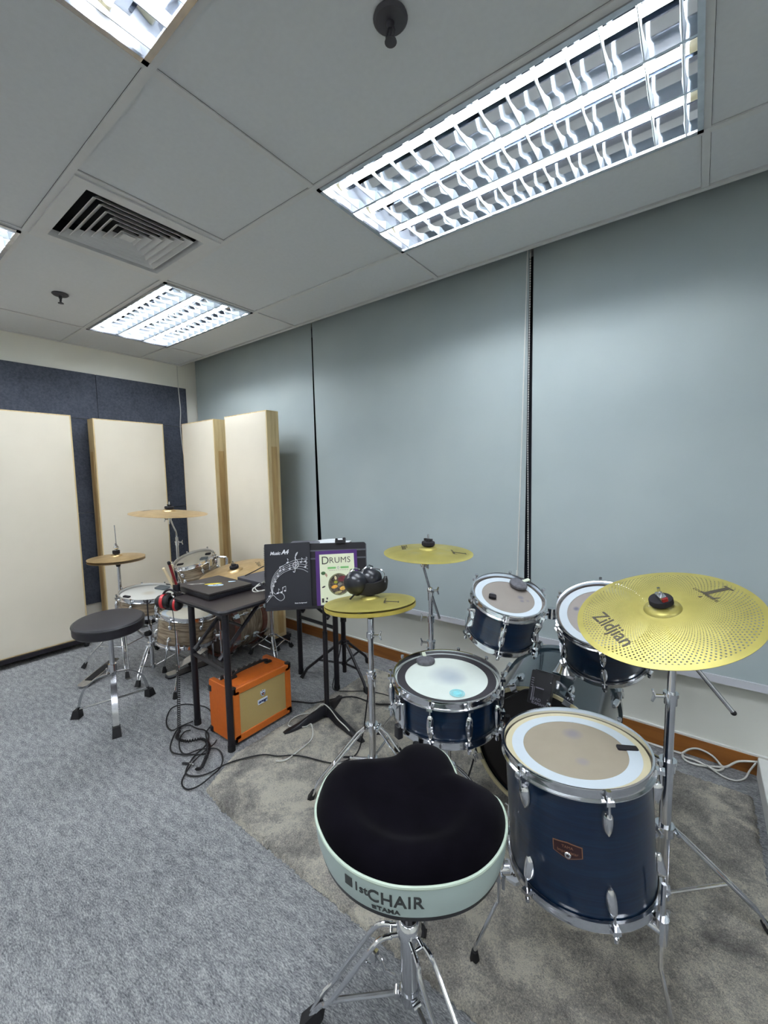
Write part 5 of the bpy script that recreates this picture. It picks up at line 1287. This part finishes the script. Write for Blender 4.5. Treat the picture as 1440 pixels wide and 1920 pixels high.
purple = mat('purple_cover', srgb(74, 36, 110), .4, 0, .05, 20); creamp = mat('pale_green_cream_cover', srgb(222, 226, 196), .45, 0, .015, 10)
P('back_cover', MB().rbox((0, BH/2, .001), (BW, BH, .003), .003), purple, bo); P('pages', MB().box((.002, BH/2, .0085), (BW-.008, BH-.008, .012)), paper_white, bo)
P('spine', MB().box((-BW/2+.002, BH/2, .008), (.004, BH, .016)), purple, bo); bc_ = P('front_cover', MB().rbox((0, BH/2, .0155), (BW, BH, .0025), .003), purple, bo)
P('cover_panel', MB().box((.002, BH/2-.004, .0170), (BW-.038, BH-.030, .0008)), creamp, bc_)
z = .0176
P('lettering', text_mb('D', .060, .0004).map(lambda q: Vector((q.x*.95, q.y, q.z))+Vector((-.060, BH-.053, z))), print_black, bc_)
P('lettering', text_mb('RUMS', .044, .0004, -.0002, 1.05).map(lambda q: q+Vector((.018, BH-.053, z))), print_black, bc_)
green = mat('green_cover_band', srgb(120, 186, 110), .5)
P('title_bands', MB().box((-.026, BH-.092, z), (.044, .010, .0005)).box((.042, BH-.092, z), (.044, .010, .0005)), green, bc_)
P('emblem', MB().lathe([(.004, 0), (.004, .0005), (.0065, .0005), (.0065, 0)], 14, Matrix.Translation((.008, BH-.092, z))), mat('silver_print', srgb(150, 156, 150), .4), bc_)
_sb = MB()
for _k in range(9): _sb.box((-.036+.0115*_k, BH-.105, z), (.0085, .0028, .0003))
P('subtitle_marks', _sb, mat('pinkish_print', srgb(186, 176, 160), .5), bc_)
RI = .058; cc_ = (.010, .115)
P('picture_disc', MB().lathe([(0, .0002), (RI, .0002), (RI, 0)], 36, Matrix.Translation((cc_[0], cc_[1], z))), mat('olive_grey_picture', srgb(116, 116, 84), .5, 0, .5, 60), bc_)
P('picture_inner', MB().lathe([(0, .0005), (RI*.88, .0005), (RI*.88, 0)], 36, Matrix.Translation((cc_[0], cc_[1], z))), mat('dark_mottled_picture', srgb(78, 68, 58), .5, 0, .9, 90), bc_)
for nm, x, y, a, b, c_ in (('picture_cymbal', -.025, -.012, .017, .009, (222, 160, 60)), ('picture_cymbal', .018, -.022, .016, .010, (224, 172, 76)), ('picture_patch', .018, .028, .024, .014, (104, 36, 46)), ('picture_patch', -.018, .012, .010, .008, (150, 150, 40)), ('picture_patch', -.018, .034, .006, .010, (214, 200, 160)), ('picture_drum', -.006, -.042, .020, .006, (176, 164, 110)), ('picture_patch', .004, .0, .012, .008, (120, 118, 106))):
    P(nm, MB().prism(ell(a, b), 0, .0004, Matrix.Translation((cc_[0]+x, cc_[1]+y, z+.0007)) @ Matrix.Rotation(.2, 4, 'Z')), mat('picture_%d_%d' % (c_[0], c_[1]), srgb(*c_), .5, 0, .2, 80), bc_)
P('small_picture', MB().prism(ell(.012, .009), 0, .0005, Matrix.Translation((-.072, BH-.118, z))), mat('dark_green_picture', srgb(60, 96, 56), .5, 0, .3, 80), bc_)
P('small_picture', MB().prism([(-.004, 0), (.006, .006), (.012, -.006), (.008, -.018)], 0, .0005, Matrix.Translation((-.062, BH-.124, z))), mat('tan_picture', srgb(170, 140, 120), .5), bc_)
P('small_picture', MB().prism(ell(.009, .010), 0, .0005, Matrix.Translation((.078, BH-.112, z))), mat('grey_green_picture', srgb(120, 130, 104), .5, 0, .3, 80), bc_)
P('small_picture', MB().prism(ell(.010, .004), 0, .0005, Matrix.Translation((-.072, .105, z)) @ Matrix.Rotation(.4, 4, 'Z')), print_black, bc_)
P('publisher_mark', MB().box((-.078, .035, z), (.012, .022, .0005)).box((-.060, .028, z), (.012, .008, .0005)).box((-.056, .044, z), (.008, .010, .0005)), print_black, bc_)
# black clip on the upper edge
cl = thing('stand_clip', 'black clip gripping the top edge of the music stand desk', 'clip', tuple(on_desk(.112, DH/KS-.012, .002)), DM.to_3x3())
P('jaws', MB().rbox((0, .016, 0), (.056, .018, .022), .004), black_plastic, cl); P('arms', MB().rbox((-.020, .026, 0), (.014, .016, .020), .004).rbox((.020, .028, 0), (.016, .018, .020), .004), black_metal, cl)

# ------------------------------------------------------------------ second stand behind, with tray, papers and grey device
S3 = (-1.80, 1.93)
t = thing('tripod_stand', 'black folding tripod stand with a flat tray behind the music stand', 'stand', (*S3, 0)); L = Vector(t.location)
P('lower_tube', off(MB().cyl((*S3, .06), (*S3, .45), .0135), L), black_metal, t); P('upper_tube', off(MB().cyl((*S3, .40), (*S3, .895), .0105), L), black_metal, t)
mb = MB(); mb.cyl((*S3, .40), (*S3, .45), .020); wingbolt(mb, (*S3, .425), (.7, -.7, 0)); P('clamp', off(mb, L), black_plastic, t)
tripod(t, S3, .26, .12, [(-2.04, 1.79), (-1.57, 1.87), (-1.83, 2.20)], black_metal, double=False, rbar=.0055)
trM = frame((.80, .60, 0), (-.60, .80, 0), (0, 0, 1), (-1.90, 1.83, .90))
P('tray', off(MB().rbox((0, 0, 0), (.40, .26, .010), .015, trM), L), black_metal, t)
P('side_knob', off(MB().cyl(trM @ Vector((-.20, -.02, 0)), trM @ Vector((-.235, -.02, 0)), .010), L), black_plastic, t)
gd = thing('mixing_device', 'grey device with a silver front edge on the tray behind the black folder', 'audio device', tuple(trM @ Vector((-.085, -.015, .005))), trM.to_3x3())
P('case', MB().rbox((0, 0, .010), (.19, .16, .020), .006), mat('mid_grey_case', srgb(112, 112, 122), .45, .1), gd); P('silver_trim', MB().box((-.055, -.081, .014), (.06, .003, .010)).box((-.06, -.02, .0215), (.05, .02, .003)), chrome, gd)
pw = []
pa = thing('paper_stack', 'loose white papers on the tray behind the black folder', 'papers', tuple(trM @ Vector((.06, .02, .0285))), trM.to_3x3())
for k, (rx, ry, rz) in enumerate(((0, 0, .1), (.01, .01, -.15), (-.01, -.005, .35))):
    g_ = 8; vs = []; fs = []
    for j in range(g_+1):
        for i in range(g_+1):
            u, v = (i/g_-.5)*.24, (j/g_-.5)*.17; vs.append(Matrix.Rotation(rz, 4, 'Z') @ Vector((u+rx, v+ry, .003*k+.006*k*(i/g_)**2+.010*(k == 2)*sin(i/g_*pi))))
    for j in range(g_):
        for i in range(g_): a = j*(g_+1)+i; fs.append((a, a+1, a+g_+2, a+g_+1))
    N_ = len(vs); vs += [v+Vector((0, 0, .0012)) for v in vs]; fs += [tuple(reversed([q+N_ for q in f])) for f in fs]
    P('paper_sheet', MB().add(vs, fs), paper_white, pa)
pa.location = trM @ Vector((.055, .02, .008))
# ------------------------------------------------------------------ black headphones lying on the upper yellow hi-hat
h2 = thing('headphones', 'large black over-ear headphones resting on the yellow hi-hat', 'headphones', (-1.016, 1.236, .868)); L = Vector(h2.location)
rr_ = Vector((.795, .605, 0)); ff_ = Vector((-.605, .795, 0)); C_ = Vector((-1.016, 1.236, .868))
gloss = mat('glossy_black_cup', srgb(24, 26, 36), .34, 0, .05, 20, coat=.2); padm = mat('black_leatherette', srgb(18, 16, 20), .6, 0, .1, 60)
for u, f_, zz in ((-.048, -.005, .058), (.004, .030, .062)):
    cc = C_+rr_*u+ff_*f_+Vector((0, 0, zz)); M = Matrix.Translation(cc-L) @ axis_rot((-.10, -.75, .45)).to_4x4() @ Matrix.Scale(1.18, 4)
    o = P('ear_cup', MB().lathe([(0, .040), (.010, .039), (.024, .032), (.036, .016), (.040, 0), (.038, -.010), (0, -.010)], 28, M), gloss, h2)
    P('ear_cushion', MB().lathe([(.014, -.008), (.018, -.024), (.030, -.028), (.039, -.020), (.039, -.008)], 28, M), padm, o)
    P('yoke', MB().tube([M @ Vector((0, 0, .038)), M @ Vector((0, .020, .040)), M @ Vector((0, .044, .02)), M @ Vector((0, .046, 0))], .003, 6), chrome, o)
band = []
for i in range(25):
    a = -pi*.10+i/24*pi*1.16; band.append(C_+rr_*(-.002-.072*cos(a))+ff_*(-.055*sin(a)+.030)+Vector((0, 0, .036+.018*(1-sin(a)))))
vs = []; fs = []
for i, p in enumerate(band):
    tn = (band[min(i+1, 24)]-band[max(i-1, 0)]).normalized(); nn = tn.cross(Vector((0, 0, 1))).normalized(); hw = .023 if 1 < i < 23 else .014
    for q, z_ in ((.006, -hw), (.009, 0), (.006, hw), (-.006, hw), (-.009, 0), (-.006, -hw)): vs.append(p+nn*q+Vector((0, 0, z_)))
for i in range(24):
    for k in range(6): fs.append((6*i+k, 6*i+(k+1) % 6, 6*i+6+(k+1) % 6, 6*i+6+k))
fs += [tuple(range(6)), tuple(range(24*6+5, 24*6-1, -1))]
P('headband', off(MB().add(vs, fs), L), padm, h2)
wr = MB()
for f_ in (0, .006): wr.tube(smooth_path([C_+rr_*.066+ff_*(.0+f_)+Vector((0, 0, .055)), C_+rr_*.066+ff_*f_+Vector((0, 0, .085)), C_+rr_*.056+ff_*f_+Vector((0, 0, .104)), C_+rr_*.02+ff_*(.02+f_)+Vector((0, 0, .108)), C_+rr_*.004+ff_*(.030+f_)+Vector((0, 0, .104))]), .0017, 6)
P('wire_slider', off(wr, L), chrome, h2)
P('cable_plug', off(MB().tube([C_+rr_*-.052+ff_*-.03+Vector((0, 0, .018)), C_+rr_*-.068+ff_*-.05+Vector((0, 0, .006))], .0035, 6), L), black_rubber, h2)

# ------------------------------------------------------------------ dampers on the drums
def damper_clip(c, nrm, ang, R, label, parent_none=None, tab=True):
    t = thing('drum_damper', label, 'damper', c, axis_rot(nrm, ang), 'round grey clip-on dampers')
    P('felt_pad', MB().lathe([(0, .013), (.027, .013), (.031, .010), (.032, .004), (.030, 0), (0, 0)], 28, Matrix.Diagonal((1.1, .95, 1, 1))), grey_gel, t)
    P('clip_tab', MB().rbox((0, .038, .012), (.014, .034, .004), .004).rbox((0, .050, .002), (.014, .004, .02), .0015), mat('translucent_tab', srgb(196, 204, 186), .4), t)
damper_clip((-.785, 1.285, .6435), (.015, -.029, 1), radians(40), 0, 'oval grey damper pad clipped at the far left rim of the blue snare')
damper_clip((-.528, 1.538, .9185), (.287, -.257, 1), radians(-25), 0, 'oval grey damper pad clipped to the far rim of the smaller blue tom')
def gelpad(c, nrm, spin, d, label, m=black_foam):
    t = thing('gel_damper', label, 'damper', c, axis_rot(nrm, spin), 'small gel dampers on drum heads')
    P('pad', MB().rbox((0, 0, d[2]/2), d, min(d[0], d[1])*.2), m, t)
tn = Vector((.287, -.257, 1)).normalized()
def onplane(c, n, x, y):
    c = Vector(c); n = Vector(n); return (x, y, c.z-(n.x*(x-c.x)+n.y*(y-c.y))/n.z)
p = onplane((-.536, 1.457, .898), (.287, -.257, 1), -.578, 1.412); gelpad((p[0], p[1], p[2]-.004), (.287, -.257, 1), .4, (.026, .022, .009), 'small black gel square on the smaller blue tom')
p = onplane((-.235, 1.136, .617), (-.04, .034, 1), -.118, 1.200); gelpad((p[0], p[1], p[2]-.004), (-.04, .034, 1), .45, (.050, .020, .008), 'black foam strip on the white ring of the blue floor tom')
grey_pad = mat('blue_grey_gel', srgb(94, 102, 108), .5)
for (x, y, d, lab, m_) in ((-3.02, 1.365, (.085, .075, .010), 'large grey gel slab at the far side of the beige snare', grey_pad), (-2.985, 1.118, (.045, .022, .009), 'small dark gel strip at the left rim of the beige snare', black_foam), (-2.86, 1.325, (.035, .030, .014), 'small black block at the right rim of the beige snare', black_foam)):
    q = onplane((-2.983, 1.255, .566), (.103, .02, 1), x, y); gelpad((q[0], q[1], q[2]-.005), (.103, .02, 1), .5, d, lab, m_)
for (x, y, d, lab, m_) in ((-2.97, 1.478, (.045, .020, .008), 'black gel strip at the left of the tilted beige rack tom', black_foam), (-2.862, 1.60, (.055, .035, .009), 'oval grey gel at the right of the tilted beige rack tom', grey_pad), (-2.90, 1.655, (.040, .022, .010), 'black gel block at the far rim of the tilted beige rack tom', black_foam)):
    q = onplane((-2.941, 1.566, .750), (.052, -.331, 1), x, y); gelpad((q[0], q[1], q[2]-.005), (.052, -.331, 1), .6, d, lab, m_)
q = onplane(ft2c, (.07, .13, 1), -2.81, 1.30); gelpad((q[0], q[1], q[2]-.005), (.07, .13, 1), .6, (.050, .020, .010), 'black strip on the beige floor tom below the red headphones')

# ------------------------------------------------------------------ cables on the floor
def cable(pts, r, m, label, n=6, k=5, nm='cable', z=None):
    p3 = [(a[0], a[1], a[2] if len(a) > 2 else z) for a in pts]
    return solo(nm, MB().tube(smooth_path(p3, k), r, n), m, label, 'cable', ang=60)
heap = [(-2.166, 1.094), (-2.171, 1.027), (-2.178, 0.987), (-2.246, 0.992), (-2.324, 1.029), (-2.391, 1.091), (-2.381, 1.154), (-2.323, 1.187), (-2.238, 1.21), (-2.152, 1.2), (-2.075, 1.169), (-2.02, 1.09), (-1.97, 1.06), (-1.88, 1.03), (-1.859, 0.992), (-1.9, 0.948), (-1.968, 0.903), (-2.031, 0.906), (-2.102, 0.949), (-2.16, 1.01), (-2.15, 1.06), (-2.09, 1.075), (-2.03, 1.09), (-1.964, 1.07), (-1.912, 1.022), (-1.893, 0.961), (-1.851, 0.906), (-1.811, 0.869), (-1.781, 0.865), (-1.74, 0.892)]
cable([(x, y, .006+.006*(.5+.5*sin(i*1.7))) for i, (x, y) in enumerate(heap)]+[(-1.714, 0.932, .010), (-1.690, 0.984, .024), (-1.66, 1.05, .026), (-1.60, 1.134, .026), (-1.536, 1.167, .026), (-1.456, 1.229, .026), (-1.309, 1.276, .026), (-1.259, 1.312, .027), (-1.24, 1.40, .028), (-1.225, 1.43, .12), (-1.20, 1.44, .30), (-1.10, 1.36, .6), (-1.045, 1.30, .80)], .0035, black_rubber, 'long thin black cable looping by the table leg and crossing the rug')
cable([(-2.10, 1.045, .009), (-2.104, 1.014, .012), (-2.057, 0.965, .014), (-1.979, 0.929, .010), (-1.923, 0.932, .012), (-1.896, 0.988, .016), (-1.836, 1.038, .014), (-1.764, 1.024, .010), (-1.702, 0.974, .014), (-1.675, 0.917, .022), (-1.671, 0.854, .016), (-1.703, 0.82, .006), (-1.751, 0.82, .006), (-1.789, 0.847, .008), (-1.839, 0.915, .012), (-1.865, 0.995, .018), (-1.878, 1.046, .016), (-1.909, 1.080, .008)], .0034, black_rubber, 'thin black cable in an open loop at the left tip of the rug')
thick = [(-2.128, 1.0, .016), (-2.08, .965, .016), (-2.011, 0.979, .018), (-1.971, 1.03, .018), (-1.92, 1.035, .018), (-1.847, 0.998, .022), (-1.794, 0.951, .022), (-1.762, 0.915, .022), (-1.773, 0.9, .020)]
pp = smooth_path(thick, 22); hel = []
for i, p_ in enumerate(pp):
    a = i*2*pi/4; hel.append(p_+Vector((.0045*cos(a), .0045*cos(a), .0055*sin(a))))
solo('coiled_cable', MB().tube(hel, .0040, 6), black_rubber, 'thick black coiled cable lying in an S on the carpet', 'cable', ang=80)
jk = thing('jack_plug', 'black and silver jack plug lying on the carpet by the cable heap', 'plug', (-1.845, .900, .008))
P('barrel', MB().tube([(-.035, -.010, 0), (.0, .006, .003)], .0055, 10), black_plastic, jk); P('metal_sleeve', MB().tube([(0, .006, .003), (.022, .016, .004)], .0045, 10), chrome, jk)
cable([(-1.513, 1.141, .026), (-1.483, 1.176, .026), (-1.485, 1.273, .026), (-1.50, 1.356, .027), (-1.55, 1.40, .06), (-1.60, 1.40, .028), (-1.674, 1.358, .026), (-1.71, 1.394, .026), (-1.71, 1.459, .026), (-1.667, 1.498, .030), (-1.63, 1.47, .04), (-1.60, 1.522, .094), (-1.55, 1.53, .088), (-1.453, 1.50, .070), (-1.401, 1.50, .05), (-1.36, 1.50, .026)], .0030, white_cord, 'thin white cable curling over the foot of the music stand')
cable([(-1.98, 1.50, .006), (-1.858, 1.56, .008), (-1.760, 1.600, .012), (-1.70, 1.64, .026), (-1.60, 1.77, .026), (-1.44, 1.79, .026), (-1.344, 1.843, .026), (-1.2, 1.86, .026), (-1.05, 1.93, .026), (-.9, 2.05, .026)], .0042, black_rubber, 'black cable running from behind the amplifier across the rug towards the window')
cable([(-1.84, 1.90, .72), (-1.76, 1.86, .55), (-1.74, 1.84, .30), (-1.78, 1.82, .10), (-1.76, 1.78, .020), (-1.66, 1.80, .028), (-1.55, 1.88, .026), (-1.40, 1.905, .026), (-1.28, 1.86, .026)], .0028, black_rubber, 'thin black cable dropping from the table end to the rug')
cable([(-1.36, 1.78, .027), (-1.25, 1.80, .027), (-1.13, 1.78, .027), (-1.05, 1.72, .027), (-1.12, 1.66, .027)], .0026, white_cord, 'short white cable on the rug between hi-hat stand and snare')
rc = [(-.30, 2.325, .03), (-0.16, 2.325, .008), (-0.087, 2.318), (-0.021, 2.317), (-0.004, 2.325), (0.02, 2.335, .03), (0.055, 2.338, .045), (0.105, 2.335, .035), (0.14, 2.32), (0.145, 2.304), (0.129, 2.277), (0.103, 2.274), (0.043, 2.298), (0.005, 2.299), (-0.005, 2.32), (0.002, 2.283), (0.024, 2.265), (0.073, 2.273), (0.139, 2.31), (0.165, 2.332, .012), (0.20, 2.338, .045), (0.262, 2.335, .070)]
cable([(a[0], a[1], a[2] if len(a) > 2 else .008) for a in rc], .0048, white_cord, 'white power cable looped along the oak skirting at right')
cable([(0.085, 2.268, .02), (0.131, 2.25, .007), (0.159, 2.239, .007), (0.187, 2.244, .007), (0.217, 2.28, .008), (0.235, 2.315, .03), (0.255, 2.333, .062)], .0036, white_cord, 'thinner white cable drooping to the carpet at the right corner')
# low white box at the right edge
wb = thing('floor_box', 'low white floor box with a round grey button at the right frame edge', 'box', (.42, 2.09, 0))
P('case', MB().rbox((0, 0, .045), (.32, .50, .088), .008), white_plastic, wb); P('button', MB().lathe([(0, .003), (.012, .003), (.014, 0), (0, 0)], 20, Matrix.Translation((-.118, .115, .089))), mat('blue_grey_button', srgb(90, 96, 130), .4), wb)
